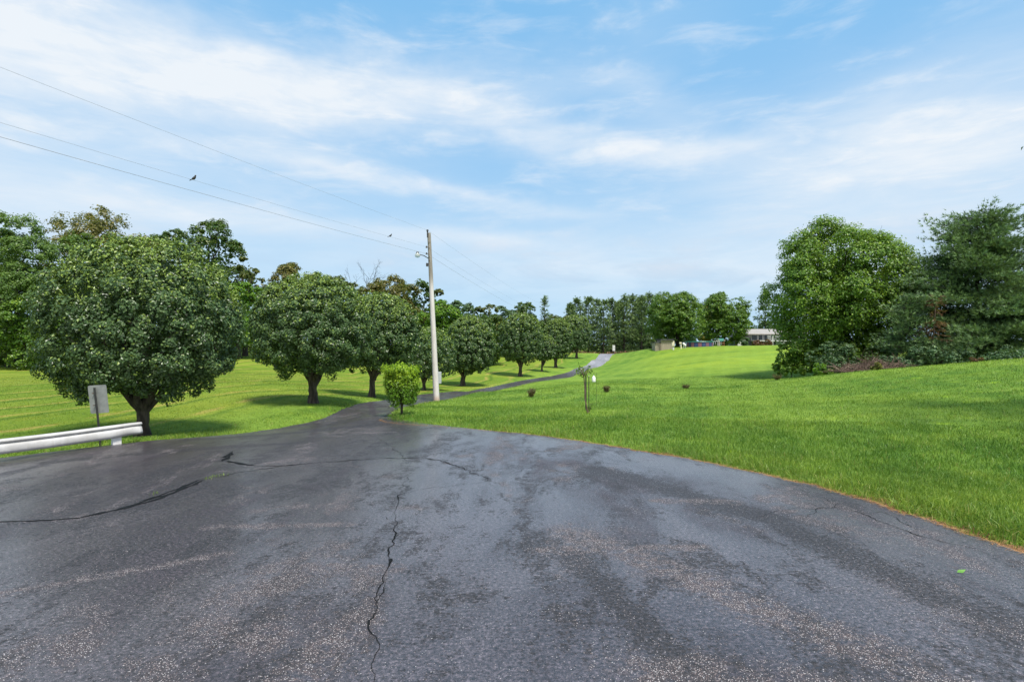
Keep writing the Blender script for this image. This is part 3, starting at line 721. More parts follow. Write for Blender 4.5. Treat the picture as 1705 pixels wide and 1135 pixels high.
def pine(name, px, D, halfw, t, label, seed, mat='pine', group=None, step=.45, per=5, ln=.2, wd=.03, nk=7, zlow=.06, prof=None, tuft=.22, droop=.12, tr=None, lean=0, crown_l=None, gap=.0, tips=.12):
    rng = np.random.default_rng(seed)
    loc = place(px, D); H = WZ(t, D) - loc[2]; Wm = halfw * D / F
    root = thing(name, label, 'tree', loc, group)
    prof = prof or (lambda s: (1 - s) ** .75 * (.55 + .45 * min(1, s / .15)))
    g = Geo(); gt = Geo(); tr = tr or .017 * H
    zt = np.linspace(-.2, H * .97, 12)
    tube(gt, np.stack([lean * (zt / H) ** 2 + rng.standard_normal(12) * .02, rng.standard_normal(12) * .02, zt], -1), tr * np.linspace(1.15, .12, 12), 8, .04, rng)
    Ps, As, Ts = [], [], []
    z = zlow * H
    while z < H * .985:
        s = z / H; Lb = Wm * prof(s)
        for q in range(per):
            if rng.random() < gap: continue
            az = rng.random() * 6.28; L = Lb * (.70 + .45 * rng.random()) + .12
            rise = -.06 + .42 * s ** 1.5 + .16 * rng.standard_normal()
            m = max(3, int(L / tuft)); u = np.linspace(.12, 1, m + 1)
            dx = np.array([math.cos(az), math.sin(az), 0]); sdv = np.array([-math.sin(az), math.cos(az), 0])
            p0 = np.array([lean * s * s, 0, z]); zz = rise * L * u - droop * L * u ** 2 + .14 * L * np.clip(u - .7, 0, 1) * 2
            bp = p0 + dx * (L * u)[:, None] + np.stack([np.zeros(m + 1), np.zeros(m + 1), zz], -1)
            tube(gt, bp[::max(1, m // 4)] if m > 4 else bp, np.linspace(tr * .28 * (1 - s * .6), .006, len(bp[::max(1, m // 4)] if m > 4 else bp)), 4, 0, rng, cap=False)
            for i in range(1 if L > 1 else 0, m + 1):
                if u[i] < .28 and rng.random() < .6: continue
                wv = (.34 * L * (1.08 - u[i]) + .1)
                c = max(1, int(wv / tuft * 1.6)); off = np.linspace(-1, 1, 2 * c + 1) * wv + rng.standard_normal(2 * c + 1) * tuft * .35
                pp = bp[i] + sdv * off[:, None] + dx * (-(np.abs(off) * .35))[:, None] + rng.standard_normal((2 * c + 1, 3)) * np.array([.35, .35, .55]) * tuft
                Ts.append(np.full(2 * c + 1, max(0, (u[i] - .45) / .55)) * .5 + .5 * np.abs(off) / max(wv, .01) * u[i]); Ps.append(pp); As.append(nrm(dx * .75 + sdv * np.sign(off)[:, None] * .45 + np.array([0, 0, .55]) + .2 * rng.standard_normal((2 * c + 1, 3))))
        z += step * (.8 + .4 * rng.random()) * (1 - .35 * s)
    # leader candles
    for _ in range(26 if step < .35 and H > 6 else 0):
        q = rng.standard_normal(2) * Wm * .20; h0 = H * (.99 - .16 * np.hypot(*q) / Wm * 2 - .04 * rng.random()); m = 7
        Ps.append(np.stack([lean + q[0] + .05 * rng.standard_normal(m), q[1] + .05 * rng.standard_normal(m), h0 - np.linspace(0, .75, m)], -1)); Ts.append(np.full(m, .8)); As.append(nrm(np.array([[q[0] * .3, q[1] * .3, 1.]] * m)))
    for _ in range(5):
        Ps.append(np.stack([lean + .1 * rng.standard_normal(4), .1 * rng.standard_normal(4), H * (.93 + .07 * np.linspace(0, 1, 4))], -1)); Ts.append(np.full(4, .6)); As.append(np.tile([[0, 0, 1.]], (4, 1)))
    Ps = np.concatenate(Ps); As = np.concatenate(As)
    needles(g, Ps, As, ln, wd, nk, rng, tips, tvec=np.concatenate(Ts))
    obj('crown', g, LM[mat], root); obj('trunk', gt, M_bark2, root, smooth=True)
    return root

# --- row of rounded pear trees
pear_tree(238, 13.2, (74, 402, 394, 678), 78000, .064, 'largest rounded pear tree standing at the end of the white guardrail', 101, tr=.155, fork=.95, targets=7, dep=.78)
pear_tree(521, 20, (420, 620, 454, 634), 56000, .076, 'wide rounded pear tree on the lawn between the largest pear and the bright shrub', 102, tr=.20, fork=1.0, targets=7)
pear_tree(619, 26, (554, 702, 484, 626), 40000, .090, 'tall pear tree half hidden behind the wide pear and the bright shrub', 103, tr=.18, fork=1.3)
pear_tree(706, 38, (654, 762, 543, 634), 19000, .11, 'small ragged pear tree standing just behind the utility pole', 104, tr=.15, p=2.0, fork=.9, sparse=.22)
pear_tree(770, 46, (738, 826, 523, 628), 27000, .12, 'round pear tree with a forked trunk right of the utility pole', 105, tr=.26, fork=1.1)
pear_tree(866, 58, (829, 906, 518, 608), 26000, .13, 'neat egg shaped pear tree in the middle of the curving row', 106, tr=.24, fork=1.3)
pear_tree(902, 66, (886, 928, 554, 603), 10000, .14, 'smallest pear tree peeping out between two larger pears', 107, tr=.15, p=2.0, fork=1.0, sparse=.15)
pear_tree(925, 73, (902, 955, 527, 601), 19000, .15, 'pear tree behind the smallest pear, second from the far end of the row', 108, tr=.25, fork=1.2)
pear_tree(960, 90, (932, 986, 522, 586), 18000, .17, 'last pear tree in the row beside the top of the driveway', 109, tr=.26, fork=1.3)

# --- woods behind the left field
WG = 'trees in the woods behind the field'
decid('woodland_tree', 18, 48, (-70, 96, 328, 600), 34000, .16, 'willow', 'tall wispy light green tree at the left end of the woods', 201, WG, nl=30, lr=.26, airy=.3, shape='ovoid')
decid('woodland_tree', -30, 54, (-120, 50, 400, 610), 14000, .22, 'oak', 'dark broad tree behind the tall wispy tree', 202, WG, nl=20)
decid('woodland_tree', 40, 46, (-20, 105, 500, 618), 12000, .17, 'maple', 'low bushy green tree at the field edge under the wispy tree', 203, WG, nl=16)
decid('woodland_tree', 165, 62, (80, 262, 346, 560), 24000, .22, 'bronze', 'bronze brown tree top rising behind the largest pear', 204, WG, nl=26, lr=.30, airy=.1)
decid('woodland_tree', 120, 56, (70, 190, 372, 600), 14000, .22, 'willow', 'mid green tree between the wispy tree and the bronze tree', 205, WG, nl=20, airy=.1)
decid('woodland_tree', 358, 64, (302, 414, 348, 560), 17000, .23, 'oak', 'tall dark oak with a rounded open top right of the largest pear', 206, WG, nl=24, lr=.27, airy=.18)
decid('woodland_tree', 275, 70, (235, 330, 368, 590), 13000, .25, 'oak', 'dark tree filling the gap between the bronze tree and the oak', 207, WG, nl=18)
decid('woodland_tree', 408, 60, (388, 440, 410, 540), 2600, .22, 'olive', 'thin half bare tree leaning out right of the tall oak', 208, WG, nl=12, lr=.2, airy=.5)
decid('woodland_tree', 398, 57, (352, 436, 455, 592), 14000, .2, 'light', 'bright green low tree at the field edge between the two nearest pears', 209, WG, nl=18)
decid('woodland_tree', 484, 76, (436, 534, 425, 580), 14000, .26, 'bronze', 'olive brown domed tree rising behind the wide pear', 210, WG, nl=18)
decid('woodland_tree', 455, 68, (415, 500, 470, 590), 11000, .25, 'oak', 'dark lower tree under the olive brown dome', 211, WG, nl=16)
decid('woodland_tree', 560, 82, (520, 606, 450, 590), 12000, .28, 'olive', 'dull olive tree behind the right side of the wide pear', 212, WG, nl=16)
decid('woodland_tree', 655, 86, (602, 708, 447, 590), 14000, .29, 'bronze', 'brownish spreading tree left of the utility pole top', 213, WG, nl=22, lr=.27, airy=.2)
decid('woodland_tree', 690, 92, (650, 722, 458, 590), 11000, .29, 'oak', 'dark open tree directly left of the utility pole', 214, WG, nl=18, airy=.2)
decid('woodland_tree', 728, 74, (692, 768, 492, 600), 14000, .24, 'light', 'bright green layered tree directly behind the utility pole', 215, WG, nl=18, lr=.3)
decid('woodland_tree', 726, 98, (700, 752, 474, 590), 8000, .31, 'olive', 'dark olive tree top just right of the utility pole', 216, WG, nl=14)
decid('woodland_tree', 766, 98, (738, 795, 483, 595), 9000, .31, 'blue', 'grey green tree with a drooping tip right of the pole', 217, WG, nl=16, airy=.15)
decid('woodland_tree', 808, 104, (780, 838, 500, 595), 8000, .32, 'olive', 'low olive tree between the grey green tree and the middle pear', 218, WG, nl=14)
decid('woodland_tree', 838, 108, (812, 866, 502, 595), 8000, .33, 'blue', 'greyish tree top left of the egg shaped pear', 219, WG, nl=14)
decid('woodland_tree', 878, 106, (850, 908, 498, 595), 9000, .32, 'oak', 'dark tree top showing above the egg shaped pear', 220, WG, nl=16)
decid('woodland_tree', 932, 112, (902, 966, 514, 595), 9000, .33, 'olive', 'yellowish olive tree behind the two farthest pears', 221, WG, nl=14)
decid('woodland_tree', 590, 70, (540, 650, 500, 600), 10000, .25, 'oak', 'low dark tree behind the gap between the wide and tall pears', 222, WG, nl=16)
decid('woodland_tree', 800, 84, (750, 850, 520, 606), 12000, .27, 'oak', 'low dark tree behind the forked round pear', 223, WG, nl=16)
decid('woodland_tree', 330, 60, (280, 380, 470, 598), 12000, .22, 'maple', 'low green tree hidden behind the right side of the largest pear', 224, WG, nl=16)
decid('woodland_tree', 200, 55, (120, 290, 470, 606), 14000, .22, 'oak', 'low dark tree hidden behind the middle of the largest pear', 225, WG, nl=18)
pine('thin_pine', 907, 108, 16, 495, 'thin solitary pine top poking up above the last pears', 226, 'farpine', None, step=.7, per=4, ln=.5, wd=.10, nk=5, tuft=.45, gap=.3)

# bare tree tops
def bare(px, D, t, label, seed):
    rng = np.random.default_rng(seed); loc = place(px, D); H = WZ(t, D) - loc[2]
    root = thing('bare_tree', label, 'tree', loc, 'bare treetops among the woods'); g = Geo(); gt = Geo()
    def grow(p, d, L, r, lev):
        e = p + d * L; tube(gt if lev == 0 else g, np.stack([p, (p + e) / 2 + rng.standard_normal(3) * L * .03, e]), np.array([r, r * .8, r * .55]), 5, 0, rng)
        if lev < 4:
            for _ in range(3): grow(p + (e - p) * (.6 + .4 * rng.random()), nrm(d + rng.standard_normal(3) * .45), L * .5, r * .5, lev + 1)
    grow(np.zeros(3), np.array([0, 0, 1.]), H * .60, .11, 0)
    obj('branches', g, M_bark2, root); obj('trunk', gt, M_bark2, root)
bare(588, 88, 436, 'leafless grey treetop left of the brownish spreading tree', 231)
bare(610, 92, 434, 'taller leafless treetop beside the brownish spreading tree', 232)

# --- pine row behind the crest of the drive
PG = 'pines in the row behind the driveway crest'
pl = ['leftmost slender', 'second slender', 'short pointed', 'yellowish narrow', 'broad dull', 'tall open', 'tallest spiky', 'grey green forked', 'dense dark', 'last']
pd = ['pine of the far row beside the last pear tree', 'pine of the far row with a knobbly tip', 'pine of the far row between two taller ones', 'pine of the far row left of the white sign',
      'pine of the far row right behind the white sign', 'pine of the far row right of the white sign', 'pine of the far row above the grassy bank', 'pine of the far row above the grassy bank',
      'pine of the far row beside the large maple', 'pine of the far row half hidden by the large maple']
for i, (px, t, D) in enumerate([(961, 499, 124), (980, 496, 122), (994, 500, 127), (1005, 501, 120), (1019, 498, 123), (1039, 493, 121), (1053, 491, 126), (1068, 494, 120), (1081, 491, 123), (1096, 492, 121)]):
    pine('pine_tree', px, D, 20, t, pl[i] + ' ' + pd[i], 240 + i, 'farpine', PG, step=.72, per=5, ln=.50, wd=.12, nk=6, tuft=.44, zlow=.06, gap=.10, tips=.4,
         prof=lambda s: (1 - s) ** .55 * .95 + .05)
for i, (px, t, D) in enumerate([(950, 506, 135), (1030, 503, 136), (1062, 500, 138), (1110, 500, 136)]):
    pine('pine_tree', px, D, 24, t, ['shaded pine behind the gap left of the far row', 'shaded pine behind the middle of the far row', 'shaded pine behind the tallest pines of the far row', 'shaded pine behind the large maple'][i], 255 + i, 'farpine', 'pines standing behind the far row', step=.7, per=6, ln=.55, wd=.16, nk=6, tuft=.5, zlow=.04)

# --- trees on the bank by the house
decid('maple_tree', 1128, 94, (1079, 1176, 490, 574), 32000, .22, 'maple', 'large rounded maple standing behind the blue pool', 260, None, nl=40, lr=.36, tr=.3)
decid('maple_tree', 1206, 100, (1170, 1242, 489, 574), 26000, .23, 'maple', 'upright maple between the pool and the house', 261, None, nl=36, lr=.40, tr=.28)
decid('distant_tree', 1172, 125, (1150, 1200, 494, 575), 8000, .34, 'yellow', 'pale yellowish tree seen between the two maples', 262, None, nl=14)
pine('spruce_tree', 1274, 135, 26, 484, 'airy dark conifer rising behind the house roof', 263, 'farpine', None, step=.9, per=5, ln=.6, wd=.15, nk=6, tuft=.5, gap=.2)
decid('distant_tree', 1240, 130, (1222, 1262, 536, 572), 5000, .34, 'maple', 'low tree behind the left end of the house', 264, None, nl=10)
decid('distant_tree', 1290, 140, (1258, 1330, 532, 572), 6000, .36, 'oak', 'low dark tree behind the right end of the house', 265, None, nl=12)

# --- big group on the right
decid('mulberry_tree', 1405, 42, (1289, 1518, 360, 632), 84000, .155, 'mulb', 'big bushy broadleaf tree left of the tall pine', 270, None, nl=60, lr=.27, tr=.28, tipf=.16, airy=.04, up=.3)
pine('white_pine', 1628, 37, 152, 356, 'tall broad blue green pine at the right edge', 271, 'pine', None, step=.46, per=10, ln=.25, wd=.040, nk=8, tuft=.25, zlow=.02, droop=.16, tr=.2, tips=.3,
     prof=lambda s: (1.0 if s < .35 else 1.0 - .74 * ((s - .35) / .65) ** 1.35) * (.85 + .15 * min(1, s / .2)), gap=.05)
pine('young_pine', 1515, 35.5, 78, 492, 'low spreading young pine between the broadleaf tree and tall pine', 272, 'pine', None, step=.3, per=6, ln=.2, wd=.028, nk=7, tuft=.22, zlow=.02, droop=.2, tr=.09,
     prof=lambda s: (1 - s) ** .55, gap=.1)
decid('shrub', 1388, 38.5, (1350, 1428, 568, 622), 6000, .11, 'blue', 'grey green shrub at the foot of the big broadleaf tree', 273, None, nl=12, cat='shrub', tr=.03)
decid('shrub', 1318, 41, (1292, 1352, 560, 612), 6000, .13, 'mulb', 'leafy low shrub at the left foot of the broadleaf tree', 274, None, nl=12, cat='shrub', tr=.03)
decid('shrub', 1450, 39, (1412, 1490, 572, 618), 6000, .12, 'mulb', 'dark leafy shrub between the grey green shrub and the brush pile', 275, None, nl=12, cat='shrub', tr=.03)
decid('shrub', 1366, 35, (1346, 1386, 603, 624), 1500, .12, 'bush', 'small yellow green shrub on the lawn before the broadleaf tree', 276, None, nl=9, cat='shrub', tr=.02)
decid('shrub', 1460, 31.5, (1449, 1472, 604, 620), 900, .09, 'yellow', 'small yellowish shrub in front of the brush pile', 277, None, nl=7, cat='shrub', tr=.015)
decid('shrub', 1626, 27.6, (1612, 1640, 594, 606), 700, .07, 'rust', 'small rusty orange shrub on the lawn crest below the tall pine', 278, None, nl=7, cat='shrub', tr=.015)
for i, (px, D, w_, t_, b_) in enumerate([(1560, 34, 60, 570, 612), (1690, 31, 70, 572, 606), (1500, 34.5, 44, 590, 622)]):
    decid('low_juniper', px, D, (px - w_, px + w_, t_, b_), 7000, .10, 'pine', ['low dark evergreen shrub under the left of the tall pine', 'low dark evergreen shrub at the right edge under the tall pine', 'low evergreen shrub beside the brush pile'][i], 280 + i, None, nl=14, cat='shrub', tr=.03)
# brush pile of cut dead branches
rng = np.random.default_rng(290); loc = place(1445, 33.5)
root = thing('brush_pile', 'heap of dead reddish brown branches at the lawn edge', 'brush pile', loc); g = Geo(); logs = []
for i in range(420):
    u = rng.random() * 2 - 1; p0 = np.array([u * 1.9 + .2, rng.standard_normal() * .5, max(.02, (1 - abs(u)) * .55 * rng.random() + .18 * (u + 1) * rng.random())])
    d = nrm(np.array([1.0 * rng.standard_normal(), .5 * rng.standard_normal(), .35 * rng.standard_normal() + .12])); L = .3 + .8 * rng.random()
    p1 = p0 + d * L; p1[2] = max(p1[2], .02)
    big = i < 9
    gl = Geo() if big else g
    tube(gl, np.stack([p0, (p0 + p1) / 2 + rng.standard_normal(3) * .06, p1]), np.array([.014, .011, .005]) * (2.2 if big else 1), 6 if big else 4, 0, rng)
    if big: logs.append(gl)
obj('twigs', g, M_twig, root); M_dead = simple_mat('pale_dead_wood', (.30, .23, .16), (.18, .13, .09))
for gl in logs: obj('log', gl, M_dead, root)
# dead reddish bough hanging in the young pine
rng = np.random.default_rng(291); loc = place(1545, 34.6); g = Geo()
base = np.array([0, 0, 0.]); top = np.array([.5, 0, WZ(492, 34.6) - loc[2]])
root = thing('dead_pine', 'dead rust brown sapling leaning between the young pine and tall pine', 'tree', loc)
tube(g, np.stack([base - [0, 0, .2], top * .5 + [.1, 0, 0], top]), np.array([.06, .045, .015]), 6, 0, rng); obj('trunk', g, M_twig, root)
g = Geo(); P_ = []; A_ = []
for i in range(60):
    s = .45 + .55 * rng.random(); p = top * s; d = nrm(np.array([rng.standard_normal(), rng.standard_normal(), -.25])); L = .8 * (1.15 - s) + .3
    for u in np.linspace(.2, 1, 7): P_.append(p + d * L * u); A_.append(d)
needles(g, np.array(P_), np.array(A_), .2, .03, 5, rng); obj('crown', g, LM['rust'], root)

# off to the right: tree whose branch tip just enters the picture
decid('shade_tree', 2080, 10.5, (1703, 2440, 60, 330), 9000, .11, 'oak', 'branch tips of a tree reaching in at the upper right edge', 295, None, nl=22, lr=.25, tr=.16)

# --- bright shrub beside the drive
rng = np.random.default_rng(300); D = 15.0; loc = place(669, D)
root = thing('weeping_shrub', 'bright yellow green weeping shrub on a short stem at the drive fork', 'shrub', loc); g = Geo(); gt = Geo()
H = (694 - 606) / F * D; Wd = .46
limbs(gt, .28, .035, [(rng.standard_normal() * .15, rng.standard_normal() * .15, H * (.6 + .25 * rng.random())) for _ in range(7)], rng, (0, 0), .28, 7)
for i in range(440):
    az = rng.random() * 6.28; rr = Wd * (.20 + .80 * rng.random() ** .7); m = 14; s = np.linspace(0, 1, m)
    z0 = H * (.50 + .20 * rng.random()) * (1 - .07 * (rr / Wd) ** 2); rise = H * (.14 + .22 * rng.random()) * (1.25 - .8 * rr / Wd); fall = (.05 + .95 * rng.random() ** 1.1) * H * .66 * (rr / Wd) ** .5
    pull = np.clip(s - .55, 0, 1) / .45
    rad = rr * np.sin(np.minimum(s * 2.6, 1.57)) * (1 - (.10 + .42 * rng.random()) * pull ** 1.2 * (fall / (.55 * H)))
    zz = z0 + rise * np.sin(np.minimum(s * 3.0, 1.57)) - fall * np.clip(s - .42, 0, 1) / .58
    zz = np.maximum(zz, .20 + .40 * rng.random() * (rr / Wd))
    azs = az + .25 * rng.standard_normal() * s
    pp = np.stack([np.cos(azs) * rad, np.sin(azs) * rad, zz], -1)
    if i % 6 == 0:      # stiff young shoots standing out of the top
        e = nrm(np.array([math.cos(az) * .9, math.sin(az) * .9, .55 + .5 * rng.random()])); pp = np.array([0, 0, H * .72]) + np.array([math.cos(az), math.sin(az), 0]) * rr * .55 + e * (s * H * (.15 + .20 * rng.random()))[:, None]
    tube(gt, pp[::3], np.linspace(.006, .002, len(pp[::3])), 4, 0, rng, cap=False)
    q = np.repeat(pp[3:], 5, 0) + rng.standard_normal(((m - 3) * 5, 3)) * .028
    out = np.array([math.cos(az), math.sin(az), .6])
    young = np.clip((q[:, 2] / H - .50) / .25, 0, 1)
    leaves(g, q, out + rdir(len(q), rng) * .8, .062, .026, rng, young * (rng.random(len(q)) < .8) * (.4 + .6 * rng.random(len(q))), droop=.9)
obj('crown', g, LM['bush'], root); obj('trunk', gt, M_bark, root, smooth=True)

# --- small brown sprigs set out on the lawn
SG = 'small brown shrubs dotted over the lawn'
for i, (px, D, w_, h_, lab) in enumerate([(885, 27, 8, 15, 'small brown tuft of a shrub nearest the utility pole'), (1010, 27.5, 7, 11, 'small dark brown shrub right of the staked sapling'),
                                          (1142, 31, 6, 7, 'smallest brown sprig in the middle of the lawn'), (1294, 36, 9, 10, 'brown shrub on the lawn before the big broadleaf tree')]):
    rng = np.random.default_rng(310 + i); root = thing('small_shrub', lab, 'shrub', place(px, D), SG); g = Geo(); gt = Geo(); w = w_ / F * D; h = h_ / F * D
    for j in range(46):
        az = rng.random() * 6.28; tp_ = np.array([math.cos(az) * w * rng.random() ** .5, math.sin(az) * w * rng.random() ** .5, h * (.6 + .5 * rng.random())])
        tube(gt, np.stack([np.array([0, 0, -.03]), tp_ * .5 + [0, 0, .02], tp_]), np.array([.008, .006, .003]), 4, 0, rng)
        s = rng.random((16, 1)) * .75 + .25; leaves(g, tp_ * s + rng.standard_normal((16, 3)) * .03, rdir(16, rng), .06, .028, rng, (rng.random(16) < .25) * 1.0)
    obj('foliage', g, LM['brown'], root); obj('stems', gt, M_twig, root)

# --- staked sapling with hanging white jug
rng = np.random.default_rng(320); D = 16.5; loc = place(980, D)
root = thing('sapling', 'thin staked sapling with a wispy top on the lawn', 'sapling', loc); g = Geo(); gt = Geo()
px2 = lambda px, py, dy=0.0: np.array([WX(px, D) - loc[0], dy, WZ(py, D) - loc[2]])
pts = np.array([px2(979, 692), px2(977, 678), px2(974, 663), px2(974, 645), px2(972, 626), px2(969, 618), px2(964, 612)])
tube(gt, pts, np.array([.022, .020, .018, .017, .015, .011, .006]), 7, .06, rng)
tips = [(958, 616), (964, 608), (972, 613), (978, 612), (984, 616), (962, 622), (988, 616)]
for q in tips:
    e = px2(*q, dy=rng.standard_normal() * .12); tube(gt, np.stack([pts[4], (pts[4] + e) / 2 + [0, 0, .05], e]), np.array([.008, .006, .003]), 4, 0, rng)
    s = rng.random((26, 1)) * .8 + .25; leaves(g, pts[4] + (e - pts[4]) * s + rng.standard_normal((26, 3)) * .035, rdir(26, rng), .07, .035, rng, (rng.random(26) < .3) * .7)
for q in [(984, 671), (982, 676), (987, 670), (978, 676)]:
    e = px2(*q); b0 = px2(980, 688); tube(gt, np.stack([b0, (b0 + e) / 2, e]), np.array([.007, .005, .003]), 4, 0, rng)
    s = rng.random((10, 1)) * .6 + .4; leaves(g, b0 + (e - b0) * s + rng.standard_normal((10, 3)) * .02, rdir(10, rng), .06, .03, rng)
obj('crown', g, LM['maple'], root); obj('trunk', gt, M_twig, root, smooth=True)
M_stake = simple_mat('dark_stake', (.022, .022, .02), (.012, .012, .011), rough=.6)
g = Geo(); gg = Geo()
for k, (px, D2, w, yt) in enumerate([(975.5, 18.0, .040, 625), (980.5, 18.6, .026, 626.5)]):
    st = thing('garden_stake', ['thick dark stake close behind the sapling trunk', 'thinner dark stake with a pale cap beside the sapling'][k], 'stake', place(px, D2), 'stakes by the sapling')
    H = WZ(yt, D2) - st.location.z; g = Geo()
    box(g, (0, 0, H / 2 - .15), (w, w * .6, H + .3)); bevel(obj('post', g, M_stake, st), .004)
    g = Geo(); box(g, (0, 0, H + .012), (w * 1.08, w * .7, .022)); bevel(obj('cap', g, simple_mat('pale_cap', (.5, .48, .42)), st), .004)
M_white = simple_mat('white_plastic', (.78, .78, .76), (.68, .68, .67), rough=.4, scale=4)
# white jug hangs from a thin crook pole
D3 = 19.5; loc = place(988.6, D3); jug_z = WZ(634, D3) - loc[2]
st = thing('plant_hook', 'thin dark crook pole holding the white jug', 'hook', loc); g = Geo(); top = WZ(620, D3) - loc[2]
a_ = np.linspace(0, np.pi, 9)
tube(g, np.concatenate([np.array([[.10, 0, -.2], [.10, 0, top - .05]]), np.stack([.05 + .05 * np.cos(a_), 0 * a_, top - .05 + .05 * np.sin(a_)], -1)]), .0045, 6); obj('pole', g, M_stake, st)
jug = thing('hanging_jug', 'small white jug hanging from the crook pole', 'jug', (loc[0], loc[1], loc[2] + jug_z - .005)); g = Geo()
hz = np.array([0, .01, .03, .16, .19, .205, .22, .235]); hr = np.array([.02, .062, .066, .06, .04, .02, .018, .012])
tube(g, np.stack([0 * hz, 0 * hz, hz - .04], -1), hr, 14); obj('bottle', g, M_white, jug, smooth=True)
g = Geo(); tube(g, np.array([[0, 0, .19], [0, 0, top - jug_z + .01]]), .003, 5); obj('string', g, M_stake, jug)

# ------------------------------------------------------------------ guardrail, sign, pole
def make_rail_mat():
    m, N, out = material('chipped_white_rail_paint')
    tc = N.n('ShaderNodeTexCoord').outputs['Object']
    a = N.noise(tc, 3.0, 6, .65); b = N.noise(N.scale(tc, 1, 1, 3), 9.0, 8, .75); d = N.noise(N.scale(tc, 6, 6, .6), 3.0, 5, .6)
    c = N.mix(N.smooth(a, .35, .65), (.52, .51, .50), (.40, .39, .38))
    c = N.mix(N.m('MULTIPLY', N.smooth(d, .52, .72), .35), c, (.36, .33, .28))
    c = N.mix(N.smooth(b, .655, .685), c, (.16, .13, .11))
    p = N.n('ShaderNodeBsdfPrincipled', {'Base Color': c, 'Roughness': .6, 'Normal': N.n('ShaderNodeBump', {'Height': b, 'Strength': .3, 'Distance': .01}).outputs[0]}); finish(N, out, p.outputs[0]); return m
M_rail = make_rail_mat()
D0, D1 = 9.75, 11.55
A = np.array([WX(-150, D0 - .9), D0 - .9]); B = np.array([WX(234, D1), D1])
loc = (A[0], A[1], float(Z(*A)))
rail = thing('guardrail', 'low white painted metal guardrail ending at the pear trunk', 'guardrail', loc)
dirv = B - A; Ln = np.linalg.norm(dirv); dirv /= Ln; nv = np.array([dirv[1], -dirv[0]])
prof = [(0, -.150), (.030, -.146), (.058, -.125), (.070, -.08), (.068, .0), (.052, .035), (.022, .052), (.016, .066), (.030, .080), (.056, .096), (.060, .118), (.036, .142), (0, .150)]
prof = [(d_, h_ * .84) for d_, h_ in prof]
ns = 60; U = np.linspace(0, Ln, ns); rngr = np.random.default_rng(4); g = Geo(); Vv = []
for u in U:
    c = A + dirv * u; zg = float(Z(A[0] + dirv[0] * u, A[1] + dirv[1] * u)); zc = zg + .255
    end = max(0, (u - (Ln - .55)) / .55)
    row = []
    for d_, h_ in prof:
        dent = .012 * math.sin(u * 9 + h_ * 20) * end * 2 + .006 * math.sin(u * 1.7)
        q = c + nv * (d_ + dent + .02)
        row.append((q[0] - loc[0], q[1] - loc[1], zc + h_ * (1 - .12 * end) + .02 * end + .006 * math.sin(u * 2.3) - loc[2]))
    Vv.append(row)
Vv = np.array(Vv); m_ = len(prof)
k = (np.arange(ns - 1)[:, None] * m_ + np.arange(m_ - 1)[None]); g.add(Vv, np.stack([k, k + 1, k + m_ + 1, k + m_], -1).reshape(-1, 4))
o = obj('rail', g, M_rail, rail, smooth=True); sm = o.modifiers.new('thick', 'SOLIDIFY'); sm.thickness = .006; sm.offset = -1
M_post = simple_mat('white_painted_post', (.72, .71, .70), (.6, .58, .56), rough=.6, scale=8)
for u in (.15, Ln - .42):
    c = A + dirv * u - nv * .03; zg = float(Z(*c)); g = Geo(); box(g, (c[0] - loc[0], c[1] - loc[1], zg + .19 - loc[2] - .15), (.15, .10, .62), math.atan2(dirv[1], dirv[0])); bevel(obj('post', g, M_post, rail), .008)
M_bolt = simple_mat('rusty_bolt', (.12, .08, .06), (.05, .04, .03), rough=.7)
for u in (Ln - .42, Ln - .34):
    for h_ in (-.05, .05):
        g = Geo(); c = A + dirv * u + nv * .034; zc = float(Z(*c)) + .28 + h_ - loc[2]
        tube(g, np.array([[c[0] - loc[0], c[1] - loc[1], zc], [c[0] + nv[0] * .012 - loc[0], c[1] + nv[1] * .012 - loc[1], zc]]), .014, 8); obj('bolt', g, M_bolt, rail)

# road sign seen from the back
D = 11.35; loc = place(168, D); sg = thing('road_sign', 'grey back of a leaning rectangular metal sign on a dark post', 'sign', loc)
topz = WZ(641, D) - loc[2]; lx = WX(157.0, D) - loc[0]
M_alu = simple_mat('bare_aluminium', (.24, .255, .24), (.18, .195, .185), rough=.5, scale=7, metal=.15)
M_dpost = simple_mat('dark_green_steel', (.02, .022, .018), (.01, .011, .01), rough=.5)
g = Geo(); tube(g, np.array([[.02, 0, -.3], [lx * .5, 0, topz * .5], [lx, 0, topz - .05]]), .024, 4); obj('post', g, M_dpost, sg)
w, h = (180 - 147) / F * D * .5 * .94, (688 - 641) / F * D
tilt = math.atan2(lx, topz)
cxs = WX(162, D) - loc[0]; czs = topz - h / 2
rr = .03; out = []
for sx, sz, a0 in ((1, 1, 0), (-1, 1, 90), (-1, -1, 180), (1, -1, 270)):
    for a in np.linspace(a0, a0 + 90, 5): out.append((sx * (w - rr) + rr * math.cos(R(a)), sz * (h / 2 - rr) + rr * math.sin(R(a))))
out = np.array(out); ct, st_ = math.cos(tilt), math.sin(tilt); n_ = len(out)
rx = out[:, 0] * ct + out[:, 1] * st_; rz_ = -out[:, 0] * st_ * .6 + out[:, 1] * ct
f_ = np.stack([rx + cxs, np.full(n_, .030), rz_ + czs], -1); b_ = f_ + [0, .004, 0]
g = Geo(); Vs = np.concatenate([f_, b_, [f_.mean(0)], [b_.mean(0)]]); i = np.arange(n_); j = (i + 1) % n_
g.add(Vs, np.concatenate([np.stack([i, j, np.full(n_, 2 * n_)], -1)[:, ::-1][:, ::-1], np.stack([j + n_, i + n_, np.full(n_, 2 * n_ + 1)], -1), np.stack([j, i, i + n_], -1), np.stack([j, i + n_, j + n_], -1)]))
obj('sign_plate', g, M_alu, sg)
